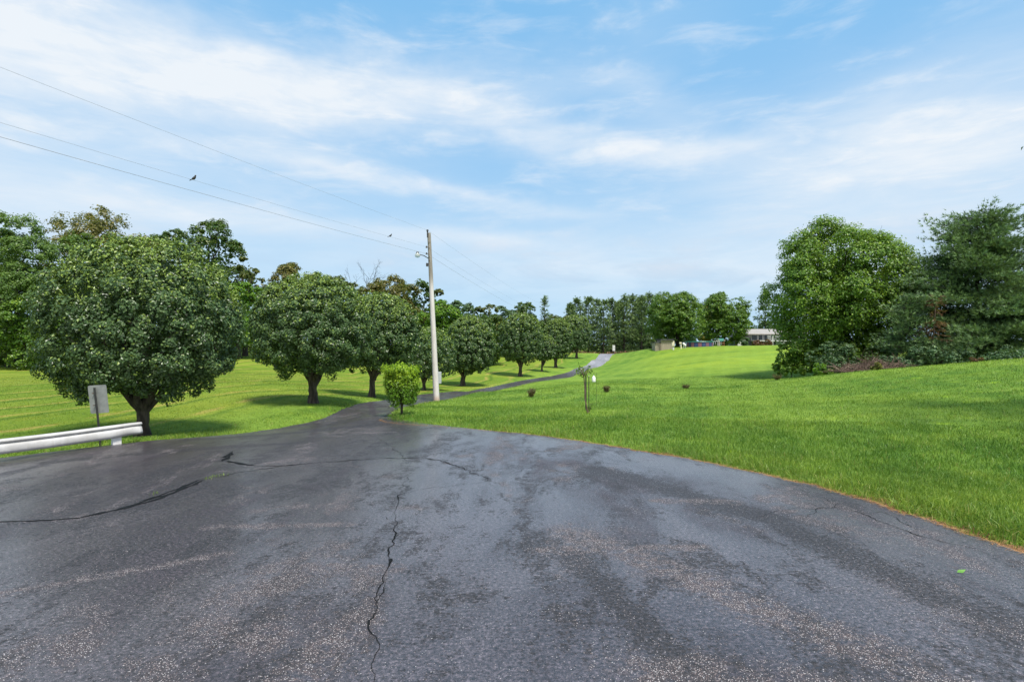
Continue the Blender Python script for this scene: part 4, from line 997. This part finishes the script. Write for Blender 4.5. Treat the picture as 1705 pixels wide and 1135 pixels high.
for zz in (.12, -.12):
    g = Geo(); tube(g, np.array([[cxs - .07 - zz * .1, -.03, czs + zz], [cxs - .07 - zz * .1, .032, czs + zz]]), .009, 8)
    obj('bolt', g, M_bolt, sg)

# utility pole
D = 28.0; loc = place(727, D); up = thing('utility_pole', 'tall wooden utility pole with a whitened lower shaft and yard lamp', 'utility pole', loc)
q_ = lambda px, py, dy=0.0: np.array([WX(px, D) - loc[0], dy, WZ(py, D) - loc[2]])
def make_pole_mat():
    m, N, out = material('weathered_pole_wood')
    tc = N.n('ShaderNodeTexCoord').outputs['Object']; x, y, z = N.sep(tc)[:3]
    gr = N.noise(N.scale(tc, 14, 14, .7), 3.0, 6, .65)
    wood = N.mix(N.smooth(gr, .35, .65), (.16, .135, .11), (.33, .30, .27))
    wh = N.mix(N.smooth(gr, .3, .7), (.50, .46, .45), (.66, .62, .61))
    edge = N.smooth(N.m('ADD', z, N.m('MULTIPLY', N.m('SUBTRACT', gr, .5), 1.6)), 6.2, 5.4)
    c = N.mix(edge, wood, wh)
    foot = N.smooth(z, .35, .05); c = N.mix(N.m('MULTIPLY', foot, .6), c, (.40, .22, .14))
    bp = N.n('ShaderNodeBump', {'Height': gr, 'Strength': .6, 'Distance': .02}).outputs[0]
    p = N.n('ShaderNodeBsdfPrincipled', {'Base Color': c, 'Roughness': .85, 'Normal': bp}); finish(N, out, p.outputs[0]); return m
g = Geo(); tube(g, np.linspace(q_(727, 672), q_(714.3, 388), 14), np.linspace(.155, .085, 14), 14, .015); obj('shaft', g, make_pole_mat(), up, smooth=True)
M_iron = simple_mat('galvanised_iron', (.10, .10, .10), (.05, .05, .05), rough=.5, metal=.5)
M_cer = simple_mat('dark_insulator', (.05, .045, .045), (.03, .03, .03), rough=.3)
g = Geo(); tube(g, np.array([q_(712.4, 396, -.09), q_(712.2, 386, -.09)]), .035, 8); tube(g, np.array([q_(712.2, 386, -.09), q_(712.2, 383, -.09)]), .05, 10); obj('insulator', g, M_cer, up)
for py, s_ in ((413, -1), (424, -1)):
    g = Geo(); c = q_(715 - 4.5, py, -.06); tube(g, np.array([c, c + [0, 0, .09]]), np.array([.045, .035]), 9); tube(g, np.array([c + [0, 0, .045], q_(716, py - 1, 0)]), .014, 6); obj('insulator', g, M_cer, up)
g = Geo(); box(g, q_(711.5, 441, -.05), (.10, .12, .16)); bevel(obj('junction_box', g, M_cer, up), .01)
for py in (404, 413.5, 428, 434):
    g = Geo(); tube(g, np.array([q_(715, py, -.13), q_(715.4, py, .13)]), .02, 7); obj('bolt', g, M_iron, up)
g = Geo(); tube(g, np.array([q_(713, 430), q_(709.5, 428, -.1), q_(706.5, 426.5, -.2), q_(702, 426, -.3), q_(698, 424, -.35)]), .022, 7)
arm = obj('lamp_arm', g, M_iron, up)
g = Geo(); c = q_(697.2, 424.5, -.36); hz = np.array([.05, .0, -.04, -.09, -.14, -.17, -.185]); hr = np.array([.05, .10, .125, .13, .115, .07, .015])
tube(g, c + np.stack([0 * hz, 0 * hz, hz], -1), hr, 16)
m, N, out = material('lamp_glass'); p = N.n('ShaderNodeBsdfPrincipled', {'Base Color': (.82, .84, .86, 1), 'Roughness': .15, 'Transmission Weight': .6}); finish(N, out, p.outputs[0])
obj('lamp_globe', g, m, up, smooth=True)
g = Geo(); tube(g, np.array([c + [0, 0, .10], c + [0, 0, .03]]), np.array([.05, .08]), 12); obj('lamp_cap', g, M_iron, up)
M_grey = simple_mat('grey_meter_box', (.42, .44, .47), (.36, .38, .40), rough=.5)
g = Geo(); box(g, q_(729.5, 629, .22), (.26, .16, .58)); mb = bevel(obj('meter_box', g, M_grey, up), .015)
g = Geo(); tube(g, np.array([q_(728, 638, .20), q_(728, 668, .18)]), .03, 8); tube(g, np.array([q_(728.2, 620, .2), q_(722.8, 560, .17)]), .022, 8); obj('conduit', g, M_grey, up)

# power lines
M_wire = simple_mat('grey_cable', (.30, .30, .31), (.24, .24, .25), rough=.5)
pw = lambda px, py, D: np.array([WX(px, D), D, WZ(py, D)])
De = 11.5; WIRES = {}
wl = ['top power line running from the pole tip', 'middle power line with two perched birds', 'lowest power line running above the pears']
for i, (pa, pb, pc) in enumerate([((712.2, 383.5), (0, 112), (902, 506)), ((710.5, 411), (0, 204), (890, 514)), ((710.5, 422.5), (0, 228), (893, 526))]):
    a = pw(*pa, D - .1); b = pw(*pb, De); c = pw(*pc, 104); b2 = a + (b - a) * 2.3
    s = np.linspace(0, 1, 60)[:, None]; L1 = b2 + (a - b2) * s; s0 = 1 / 2.3
    sag = .25; sg_ = sag * (1 - ((s[:, 0] - .5) * 2) ** 2) - sag * (1 - ((1 - s0 - .5) * 2) ** 2) * (1 - s[:, 0]) / s0
    L1[:, 2] -= sg_
    s = np.linspace(0, 1, 40)[1:, None]; L2 = a + (c - a) * s; L2[:, 2] -= .35 * (1 - ((s[:, 0] - .5) * 2) ** 2)
    P_ = np.concatenate([L1, L2]); WIRES[i] = L1; g = Geo(); tube(g, P_, [.0032, .0032, .0052][i], 5)
    tag(obj('power_line', g, M_wire), wl[i], 'cable', 'power lines on the utility pole')
# birds on the middle line
M_bird = simple_mat('grey_feathers', (.07, .065, .065), (.03, .03, .035), rough=.8, scale=30)
def bird(px, label, sc_, seed):
    L1 = WIRES[1]; pxs = CX + F * L1[:, 0] / L1[:, 1]; ok = L1[:, 1] > 3; j = np.argmin(np.where(ok, np.abs(pxs - px), 1e9)); c = L1[j]
    f = pxs[j + 1] - pxs[j]; c = c + (L1[j + 1] - c) * np.clip((px - pxs[j]) / f, -1, 1)
    b = thing('perched_bird', label, 'bird', (c[0], c[1], c[2] + .012), 'birds on the middle power line', -.3); g = Geo(); k = sc_
    pts = np.array([[-.19, 0, -.005], [-.13, 0, .015], [-.08, 0, .03], [-.035, 0, .045], [.01, 0, .06], [.04, 0, .085], [.056, 0, .115], [.068, 0, .138], [.085, 0, .142], [.105, 0, .136]]) * k
    tube(g, pts, np.array([.012, .016, .020, .040, .047, .040, .026, .027, .018, .003]) * k, 12)
    obj('body', g, M_bird, b, smooth=True)
    for y in (-.015, .015):
        g = Geo(); tube(g, np.array([[.0, y, .03], [.005, y, 0.0], [.018, y, -.002]]) * k, .004 * k, 5)
        obj('foot', g, M_twig, b)
bird(323, 'grey long tailed bird perched on the middle wire above the largest pear', 0.8, 1)
bird(650, 'smaller bird perched on the wire left of the utility pole', .75, 2)

# ------------------------------------------------------------------ things on the bank and by the house
def hb(g, px0, px1, py0, py1, D, loc, th, dy=0.0):
    x0, x1 = WX(px0, D), WX(px1, D); z0, z1 = WZ(py1, D), WZ(py0, D)
    box(g, ((x0 + x1) / 2 - loc[0], dy, (z0 + z1) / 2 - loc[2]), (abs(x1 - x0), th, abs(z1 - z0)))
M_siding = simple_mat('grey_siding', (.24, .235, .235), (.20, .195, .195), rough=.7, scale=3)
M_roof = simple_mat('tan_metal_roof', (.36, .315, .275), (.30, .265, .235), rough=.5, scale=2)
M_droof = simple_mat('dark_shingle', (.07, .07, .085), (.04, .04, .05), rough=.8, scale=6)
M_glass = simple_mat('dark_window_glass', (.02, .025, .03), (.03, .035, .04), rough=.08)
M_trim = simple_mat('white_trim', (.56, .56, .55), (.48, .48, .47), rough=.5)
M_door = simple_mat('brown_door', (.12, .07, .05), (.08, .05, .04), rough=.6)
D = 104; loc = place(1270, D); hs = thing('house', 'low grey house with a tan roof and railed deck on the bank', 'house', loc)
hx = lambda px: WX(px, D) - loc[0]; hz_ = lambda py: WZ(py, D) - loc[2]
g = Geo(); hb(g, 1238, 1345, 555, 584, D, loc, 6.0, 3.6); obj('wall', g, M_siding, hs)
g = Geo(); x0, x1 = hx(1235.5), hx(1352); e0, e1 = hz_(555.5), hz_(546.5)
v = np.array([[x0, -.1, e0], [x1, -.1, e0], [x1 + .3, 4.0, e1], [x0 + .2, 4.0, e1], [x0, 8, e0], [x1, 8, e0]]); v2 = v - [0, 0, .14]
g.add(np.concatenate([v, v2]), [[0, 1, 2, 3], [3, 2, 5, 4], [7, 6, 9, 8], [8, 9, 10, 11], [1, 0, 6, 7], [5, 2, 8, 11], [2, 1, 7, 8], [0, 3, 9, 6], [3, 4, 10, 9], [4, 5, 11, 10]])
obj('roof', g, M_roof, hs)
for a, b in ((1253, 1263), (1265, 1272), (1274, 1282), (1285, 1296), (1300, 1312)):
    g = Geo(); hb(g, a, b, 557.2, 566.5, D, loc, .08, .56); fr = obj('window', g, M_trim, hs)
    g = Geo(); hb(g, a + .5, b - .5, 557.7, 566.0, D, loc, .03, .50); obj('pane', g, M_glass, fr)
g = Geo(); hb(g, 1238.5, 1252, 562.5, 572, D, loc, .1, .55); obj('door', g, M_glass, hs)
g = Geo(); hb(g, 1250, 1345, 566.6, 568.2, D, loc, 3.0, -.9); obj('deck', g, M_trim, hs)
g = Geo(); hb(g, 1268, 1345, 559.8, 560.8, D, loc, .09, -2.3); hb(g, 1268, 1345, 563.2, 563.7, D, loc, .05, -2.3); hb(g, 1268, 1345, 564.9, 565.3, D, loc, .05, -2.3); obj('railing', g, M_trim, hs)
for px in (1277, 1295, 1313, 1331):
    g = Geo(); hb(g, px - .6, px + .6, 555.8, 577, D, loc, .13, -2.3); obj('deck_post', g, M_trim, hs)
# wing with a dark gable and a pale porch end
g = Geo(); hb(g, 1226, 1238, 560, 582, D, loc, 4.0, 1.5); w_ = obj('wing_wall', g, M_siding, hs)
g = Geo(); x0, xm, x1 = hx(1217), hx(1231), hx(1243); e0, e1, e2 = hz_(560.5), hz_(549.5), hz_(558)
v = np.array([[x0, -1, e0], [xm, -1, e1], [x1, -1, e2], [x0, 5, e0], [xm, 5, e1], [x1, 5, e2]]); v2 = v - [0, 0, .16]
g.add(np.concatenate([v, v2]), [[0, 1, 4, 3], [1, 2, 5, 4], [6, 9, 10, 7], [7, 10, 11, 8], [0, 6, 7, 1], [1, 7, 8, 2], [3, 4, 10, 9], [4, 5, 11, 10], [0, 3, 9, 6], [2, 8, 11, 5]]); obj('gable_roof', g, M_droof, hs)
g = Geo(); hb(g, 1224, 1229.5, 562, 582, D, loc, .6, -.9); obj('porch_wall', g, M_trim, hs)
g = Geo(); hb(g, 1221.3, 1223.8, 564, 582, D, loc, .4, -.8); obj('porch_door', g, M_door, hs)
# shrubs before the house
HG = 'shrubs planted in front of the house'
for i, (px, l, r_, t_, b_, mt, lab) in enumerate([(1240, 1229, 1250, 563, 580, 'blue', 'grey green shrub at the left corner of the house'), (1258, 1249, 1268, 566.5, 580, 'rust', 'small red brown shrub left of the deck'),
                                                  (1276, 1264, 1291, 566, 580, 'rust', 'wide red brown shrub below the deck railing'), (1300, 1288, 1312, 568, 580, 'blue', 'pale green shrub at the right end of the deck')]):
    decid('house_shrub', px, 96, (l, r_, t_, b_), 1800, .2, mt, lab, 330 + i, HG, nl=8, cat='shrub', tr=.04)
# board shed under the maple
D = 89; loc = place(1106, D); sh = thing('garden_shed', 'small tan board shed half hidden under the large maple', 'shed', loc)
M_board = simple_mat('tan_vertical_boards', (.40, .35, .27), (.28, .24, .18), rough=.8, scale=2.2, stretch=(9, 9, .2), bump=.3)
g = Geo(); hb(g, 1091, 1099, 570.5, 588, D, loc, 2.0, 1.1); hb(g, 1100, 1119, 566, 588, D, loc, 2.4, 1.0)
for px in np.arange(1092.5, 1118.5, 2.1): hb(g, px, px + .5, 567.5 if px > 1100 else 571, 588, D, loc, .05, -.23)
obj('wall', g, M_board, sh)
g = Geo(); hb(g, 1098.5, 1121, 564.6, 566.2, D, loc, 3.0, 1.0); hb(g, 1090, 1099.7, 569.2, 570.6, D, loc, 2.5, 1.1); obj('roof', g, M_droof, sh)
g = Geo(); hb(g, 1099.1, 1100.1, 570.5, 588, D, loc, .08, -.2); obj('door_gap', g, M_door, sh)
# bird house posts
M_cream = simple_mat('cream_paint', (.66, .60, .45), (.55, .50, .38), rough=.6)
D = 87; loc = place(1121, D); bp_ = thing('birdhouse_post', 'cream birdhouse on a white post right of the tan shed', 'birdhouse', loc)
g = Geo(); hb(g, 1119.9, 1122.3, 571, 586, D, loc, .18); obj('post', g, M_trim, bp_)
g = Geo(); hb(g, 1118.2, 1122.6, 570, 576, D, loc, .34, -.05); hb(g, 1120, 1122.4, 567.6, 570, D, loc, .26, -.05); bevel(obj('box', g, M_cream, bp_), .03)
loc = place(1134, D); bp_ = thing('birdhouse_post', 'smaller cream birdhouse on a post between shed and pool', 'birdhouse', loc)
g = Geo(); hb(g, 1133.2, 1134.8, 572.5, 586, D, loc, .12); obj('post', g, M_cream, bp_)
g = Geo(); hb(g, 1131, 1134.6, 569.5, 572.4, D, loc, .28); bevel(obj('box', g, M_cream, bp_), .03)
# propane tank
loc = place(1139.5, 87.5); pt = thing('gas_tank', 'white rounded gas tank beside the pool', 'tank', loc); g = Geo()
xs = np.array([-.26, -.24, -.16, 0, .16, .24, .26]); tube(g, np.stack([xs * .95, xs * 0, .60 - xs * .9], -1), np.array([.02, .12, .17, .18, .17, .12, .02]), 14); obj('shell', g, M_white, pt, smooth=True)
for q in ((-.12, .22, .8), (.14, .12, .6)):
    g = Geo(); box(g, (q[0], 0, q[1]), (.06, .3, q[2])); obj('foot', g, M_grey, pt)
# swimming pool
D = 90; loc = place(1166, D); pool = thing('swimming_pool', 'above ground pool with blue and mauve panels and teal rim', 'pool', loc)
M_pblue = simple_mat('blue_pool_panel', (.02, .04, .12), (.04, .06, .18), rough=.4, scale=1.5); M_pmauve = simple_mat('mauve_pool_panel', (.20, .08, .11), (.14, .07, .11), rough=.5, scale=1.5)
M_teal = simple_mat('teal_rim', (.02, .14, .11), (.03, .19, .15), rough=.4)
rad = (1190 - 1146) / 2 / F * D; zt_, zb_ = WZ(569.5, D) - loc[2], -.35; npn = 22
for k in range(npn):
    a0, a1 = k / npn * 2 * np.pi, (k + 1) / npn * 2 * np.pi; aa = np.linspace(a0 + .012, a1 - .012, 5); g = Geo()
    ring = np.stack([np.cos(aa) * rad, np.sin(aa) * rad * .8], -1)
    Vp = np.concatenate([np.concatenate([ring * f, np.full((5, 1), z)], 1) for f, z in ((1, zb_), (1, zt_), (.98, zt_), (.98, zb_))]); i = np.arange(4)
    g.add(Vp, np.concatenate([np.stack([i, i + 1, i + 6, i + 5], -1), np.stack([i + 5, i + 6, i + 11, i + 10], -1), np.stack([i + 10, i + 11, i + 16, i + 15], -1)]))
    obj('panel', g, M_pmauve if k % 2 else M_pblue, pool)
g = Geo(); aa = np.linspace(0, 2 * np.pi, 49); tube(g, np.stack([np.cos(aa) * rad * 1.01, np.sin(aa) * rad * .81, np.full(49, zt_ + .06)], -1), .085, 6, cap=False); obj('rim', g, M_teal, pool)
m, N, out = material('pool_water'); p = N.n('ShaderNodeBsdfPrincipled', {'Base Color': (.03, .16, .20, 1), 'Roughness': .05}); finish(N, out, p.outputs[0])
g = Geo(); aa = aa[:-1]; rv = np.stack([np.cos(aa) * rad * .975, np.sin(aa) * rad * .775, np.full(48, zt_ - .12)], -1); i = np.arange(48)
g.add(np.concatenate([rv, [[0, 0, zt_ - .12]]]), np.stack([i, (i + 1) % 48, np.full(48, 48)], -1)); obj('water', g, m, pool)
# ladder of the pool
loc = place(1192.5, 89); ld = thing('pool_ladder', 'white curved ladder at the right end of the pool', 'ladder', loc)
for dx in (-.16, .16):
    g = Geo(); a_ = np.linspace(0, np.pi, 9); tube(g, np.concatenate([[[dx + .35, -.2, -.1]], np.stack([dx + .0 + .35 * np.cos(a_) * 1.0, -.2 + 0 * a_, .62 + .22 * np.sin(a_)], -1), [[dx - .35, -.2, .3]]]), .03, 6); obj('rail', g, M_trim, ld)
for z in (.15, .38, .60):
    g = Geo(); box(g, (.3, -.2, z), (.42, .12, .05)); obj('step', g, M_trim, ld)
# play set
D = 96; loc = place(1200, D); ps = thing('play_set', 'wooden play set with a teal and white canopy', 'play set', loc)
M_pw = simple_mat('orange_play_wood', (.26, .12, .05), (.18, .08, .035), rough=.7)
H = WZ(563.5, D) - loc[2]
for dx in (-.40, .40):
    for dy in (-.40, .40):
        g = Geo(); box(g, (dx, dy, H / 2 - .2), (.10, .10, H)); obj('leg', g, M_pw, ps)
g = Geo(); box(g, (0, 0, H * .42), (.95, .95, .08))
obj('platform', g, M_pw, ps)
g = Geo(); v = np.array([[-.5, -.5, H - .42], [.5, -.5, H - .42], [.5, .5, H - .42], [-.5, .5, H - .42], [-.5, 0, H + .02], [.5, 0, H + .02]]); g.add(v, [[0, 1, 5, 4], [2, 3, 4, 5], [0, 3, 2, 1]]); g.add(v[[0, 3, 4, 1, 2, 5]], [[0, 2, 1], [3, 4, 5]]); obj('canopy', g, M_teal, ps)
for q in ((-.52, .25, .5), (.52, .3, .32)):
    g = Geo(); box(g, (q[0], 0, H - q[1]), (.05, 1.05, q[2])); obj('side_board', g, M_trim, ps)
# white sign at the crest of the drive
D = 110; loc = place(1022, D); ws = thing('entrance_sign', 'tall white board sign on a post at the driveway crest', 'sign', loc); s0 = loc[2]
g = Geo(); box(g, (0, .07, .75), (.09, .09, 2.1)); obj('post', g, M_dpost, ws)
g = Geo(); zz = WZ(579.3, D) - loc[2]; box(g, (0, 0, zz), (4.3 / F * D, .05, 9.4 / F * D)); bevel(obj('board', g, M_trim, ws), .01)

# ------------------------------------------------------------------ undergrowth masses
def mass(name, pts, n, L, mat, label, seed, hmax, dep):
    rng = np.random.default_rng(seed); P = np.array([(WX(a, d), d) for a, d in pts]); s = np.linspace(0, 1, len(P)); u = rng.random(n)
    nb = 260; ub = rng.random(nb); cb = np.stack([np.interp(ub, s, P[:, 0]), np.interp(ub, s, P[:, 1])], -1) + rng.standard_normal((nb, 2)) * dep * .4
    hb_ = hmax * (.35 + .65 * rng.random(nb)); k = rng.integers(0, nb, n); d = rdir(n, rng); d[:, 2] = np.abs(d[:, 2])
    rad = hb_ * .6; xy = cb[k] + d[:, :2] * rad[k][:, None] * (.6 + .4 * rng.random((n, 1)))
    z = Z(xy[:, 0], xy[:, 1]) + d[:, 2] * hb_[k] * (.5 + .5 * rng.random(n)); g = Geo()
    leaves(g, np.concatenate([xy, z[:, None]], 1), d + np.array([0, 0, .4]) + rdir(n, rng) * .6, L, L * .75, rng, (rng.random(n) < .1) * .6)
    tag(obj(name, g, LM[mat]), label, 'undergrowth', kind='stuff')
mass('undergrowth', [(-200, 50), (0, 49), (120, 55), (250, 61), (400, 66), (560, 76), (700, 88), (800, 98), (950, 118)], 34000, .26, 'oak', 'dark leafy undergrowth along the foot of the woods', 401, 2.6, 4.0)
mass('brushwood', [(930, 118), (985, 116), (1060, 116), (1110, 108)], 9000, .26, 'rust', 'reddish brown brushwood below the far row of pines', 402, .9, 3.0)
mass('hedgerow_foliage', [(1140, 128), (1220, 130), (1330, 125), (1420, 110)], 9000, .32, 'oak', 'dark foliage behind the pool and house', 403, 2.6, 4.0)
# tiny weeds in the tar seam
g = Geo(); rng = np.random.default_rng(9); P_ = []
for px, py in [(350, 795), (362, 793), (374, 791), (345, 797), (256, 823)]:
    x, y = ray_ground(px, py); P_.append(np.stack([x + .03 * rng.standard_normal(10), y + .03 * rng.standard_normal(10)], -1))
P_ = np.concatenate(P_); P_ = np.concatenate([P_, Z(P_[:, 0], P_[:, 1])[:, None]], 1)
add_blades(g, blades(P_, .02 + .03 * rng.random(len(P_)), np.full(len(P_), .007), .8, rng, True, .1))
tag(obj('weeds', g, M_blade), 'yellow green weeds sprouting from the tar seam', 'weeds', kind='stuff')
# fallen leaf on the asphalt
x, y = ray_ground(1600, 954); lf = Geo(); c = np.array([0, 0, .0]);
v = .62 * np.array([[-.05, 0, .004], [-.01, .03, .022], [.045, .005, .01], [0, -.028, .006], [.08, .022, .03]]); lf.add(v, [[0, 3, 1], [3, 2, 1], [2, 4, 1]])
tag(obj('fallen_leaf', lf, simple_mat('green_leaf', (.10, .25, .03)), loc=(x, y, float(Z(x, y)) + .003)), 'single green leaf lying on the asphalt near the right edge', 'leaf')

# ------------------------------------------------------------------ light
SUN_EL, SUN_AZ = 60.0, 150.0      # azimuth clockwise from +Y
sd = bpy.data.lights.new('sun', 'SUN'); sd.energy = 2.5; sd.angle = R(12); sd.color = (1.0, .95, .87)
so = bpy.data.objects.new('sun', sd); COL.objects.link(so)
dv = Vector((math.sin(R(SUN_AZ)) * math.cos(R(SUN_EL)), math.cos(R(SUN_AZ)) * math.cos(R(SUN_EL)), math.sin(R(SUN_EL))))
so.rotation_euler = dv.to_track_quat('Z', 'Y').to_euler(); so.location = (20, 0, 40)

w = bpy.data.worlds.new('World'); sc.world = w; w.use_nodes = True
w.node_tree.nodes.clear(); N = NT(w.node_tree); out = N.n('ShaderNodeOutputWorld')
sky = N.n('ShaderNodeTexSky', None, sky_type='NISHITA', sun_disc=False, sun_elevation=R(SUN_EL), sun_rotation=R(SUN_AZ), air_density=1.0, dust_density=.6, ozone_density=2.0)
dirn = N.n('ShaderNodeTexCoord').outputs['Generated']
dx, dy, dz = N.sep(dirn)[:3]
az = N.m('ARCTAN2', dx, dy); el = N.m('ARCSINE', dz)
def AZEL(px, py):
    u, v_ = (px - CX) / F, (HY - py) / F; return math.atan(u), math.atan(v_ / math.sqrt(1 + u * u))
vec = N.xyz(az, el, 0.0)
warp = N.noise(N.scale(vec, 2.0, 4.0, 1.0), 2.2, 5, .6)
fibre = N.noise(N.scale(vec, 2.2, 11.0, 1.0, R(-14)), 2.4, 8, .62, .5)
fibre2 = N.noise(N.scale(vec, 3.2, 12.0, 1.0, R(6)), 2.0, 7, .6, .4)
soft = N.noise(N.scale(vec, 1.6, 3.4, 1.0, R(-10)), 2.0, 6, .55, .3)
def band(pts, width_px, amp, ragged=.06):
    """soft cloud streak along a line through the sky (azimuth -> elevation)"""
    P = [AZEL(*p) for p in pts]; lo, hi = P[0][0], P[-1][0]
    e0, e1 = min(p[1] for p in P) - .05, max(p[1] for p in P) + .05
    t_ = N.lin(az, lo, hi)
    fc = N.n('ShaderNodeFloatCurve', {1: t_}); cu = fc.mapping.curves[0]
    pts_ = [((a - lo) / (hi - lo), (e - e0) / (e1 - e0)) for a, e in P]
    cu.points[0].location = pts_[0]; cu.points[1].location = pts_[-1]
    for q in pts_[1:-1]: cu.points.new(*q)
    fc.mapping.update()
    ec = N.lin(fc.outputs[0], 0, 1, e0, e1)
    dlt = N.m('SUBTRACT', el, ec); dlt = N.m('ADD', dlt, N.m('MULTIPLY', N.m('SUBTRACT', warp, .5), ragged * 2))
    if hasattr(width_px, '__len__'): wd = N.lin(t_, 0, 1, width_px[0] / F, width_px[1] / F)
    else: wd = width_px / F
    gq = N.m('DIVIDE', dlt, wd); gq = N.m('EXPONENT', N.m('MULTIPLY', N.m('MULTIPLY', gq, gq), -1.0))
    if hasattr(amp, '__len__'): am = N.lin(t_, 0, 1, amp[0], amp[1])
    else: am = amp
    r_ = N.m('MULTIPLY', gq, am)
    fade = N.m('MULTIPLY', N.smooth(az, lo - .35, lo), N.smooth(az, hi + .12, hi - .10))
    return N.m('MULTIPLY', r_, fade)
def blob(px, py, wx, wy, amp):
    a0, e0 = AZEL(px, py)
    a_ = N.m('DIVIDE', N.m('SUBTRACT', az, a0), wx / F); b_ = N.m('DIVIDE', N.m('SUBTRACT', el, e0), wy / F)
    return N.m('MULTIPLY', N.m('EXPONENT', N.m('MULTIPLY', N.m('ADD', N.m('MULTIPLY', a_, a_), N.m('MULTIPLY', b_, b_)), -1.0)), amp)
dens = [band([(-100, 40), (150, 75), (350, 120), (520, 160), (700, 175), (900, 222), (1050, 252), (1230, 240)], (72, 20), (.85, .55), .05),
        band([(520, 120), (800, 135), (1000, 150), (1150, 190)], 40, .30),
        band([(540, 268), (700, 308), (850, 345), (980, 362)], (16, 14), .42, .03),
        band([(380, 360), (560, 378), (720, 392), (900, 398)], (20, 12), .42, .02),
        blob(150, 230, 520, 140, .36), blob(-60, 330, 260, 110, .35), blob(1480, 275, 340, 75, .58), blob(1620, 150, 280, 80, .38), blob(1550, 400, 400, 70, .35), blob(1080, 60, 120, 60, .12), blob(880, 430, 420, 40, .30), blob(1150, 470, 500, 60, .25)]
tot = dens[0]
for d_ in dens[1:]: tot = N.m('ADD', tot, d_)
tex = N.m('ADD', N.m('MULTIPLY', fibre, .55), N.m('MULTIPLY', soft, .55))
mask = N.m('MULTIPLY', tot, N.lin(tex, .32, .72, .45, 1.25))
wisp = N.m('MULTIPLY', N.smooth(fibre2, .46, .78), N.m('MULTIPLY', N.smooth(el, .02, .2), .40))
hor = N.smooth(el, .40, -.02)
mask = N.m('ADD', mask, wisp); mask = N.m('ADD', mask, N.m('MULTIPLY', hor, .08)); mask = N.m('ADD', mask, N.m('MULTIPLY', N.smooth(dy, .1, -.5), .75))
mask = N.m('MINIMUM', N.m('MAXIMUM', mask, 0.0), 1.0)
grey = N.m('MULTIPLY', N.smooth(fibre2, .42, .62), N.smooth(el, .26, .06))
ccol = N.mix(N.m('MULTIPLY', grey, .8), (7.5, 7.85, 8.2), (4.9, 5.8, 7.0))
base = N.mix(.80, sky.outputs[0], (2.2, 5.1, 8.3))
base = N.mix(N.m('MULTIPLY', N.smooth(el, .42, .0), .55), base, (5.2, 6.9, 8.0))
col = N.mix(N.m('MULTIPLY', mask, .93), base, ccol)
bg = N.n('ShaderNodeBackground', {0: col, 1: .05}); N.t.links.new(bg.outputs[0], out.inputs[0])

# ------------------------------------------------------------------ camera
cd = bpy.data.cameras.new('camera'); cd.sensor_width = 36; cd.lens = 36 * F / 1705; cd.shift_y = (HY - 567.5) / 1705
cd.clip_start = .05; cd.clip_end = 6000
co = bpy.data.objects.new('camera', cd); COL.objects.link(co); co.location = (0, 0, EYE); co.rotation_euler = (R(90), 0, 0)
sc.camera = co
sc.render.resolution_x, sc.render.resolution_y = 1024, 681
sc.view_settings.view_transform = 'Standard'; sc.view_settings.look = 'None'; sc.view_settings.exposure = 1.25; sc.view_settings.gamma = 1
sc.render.engine = 'CYCLES'; sc.cycles.max_bounces = 6; sc.cycles.diffuse_bounces = 3; sc.cycles.transmission_bounces = 4; sc.cycles.transparent_max_bounces = 4
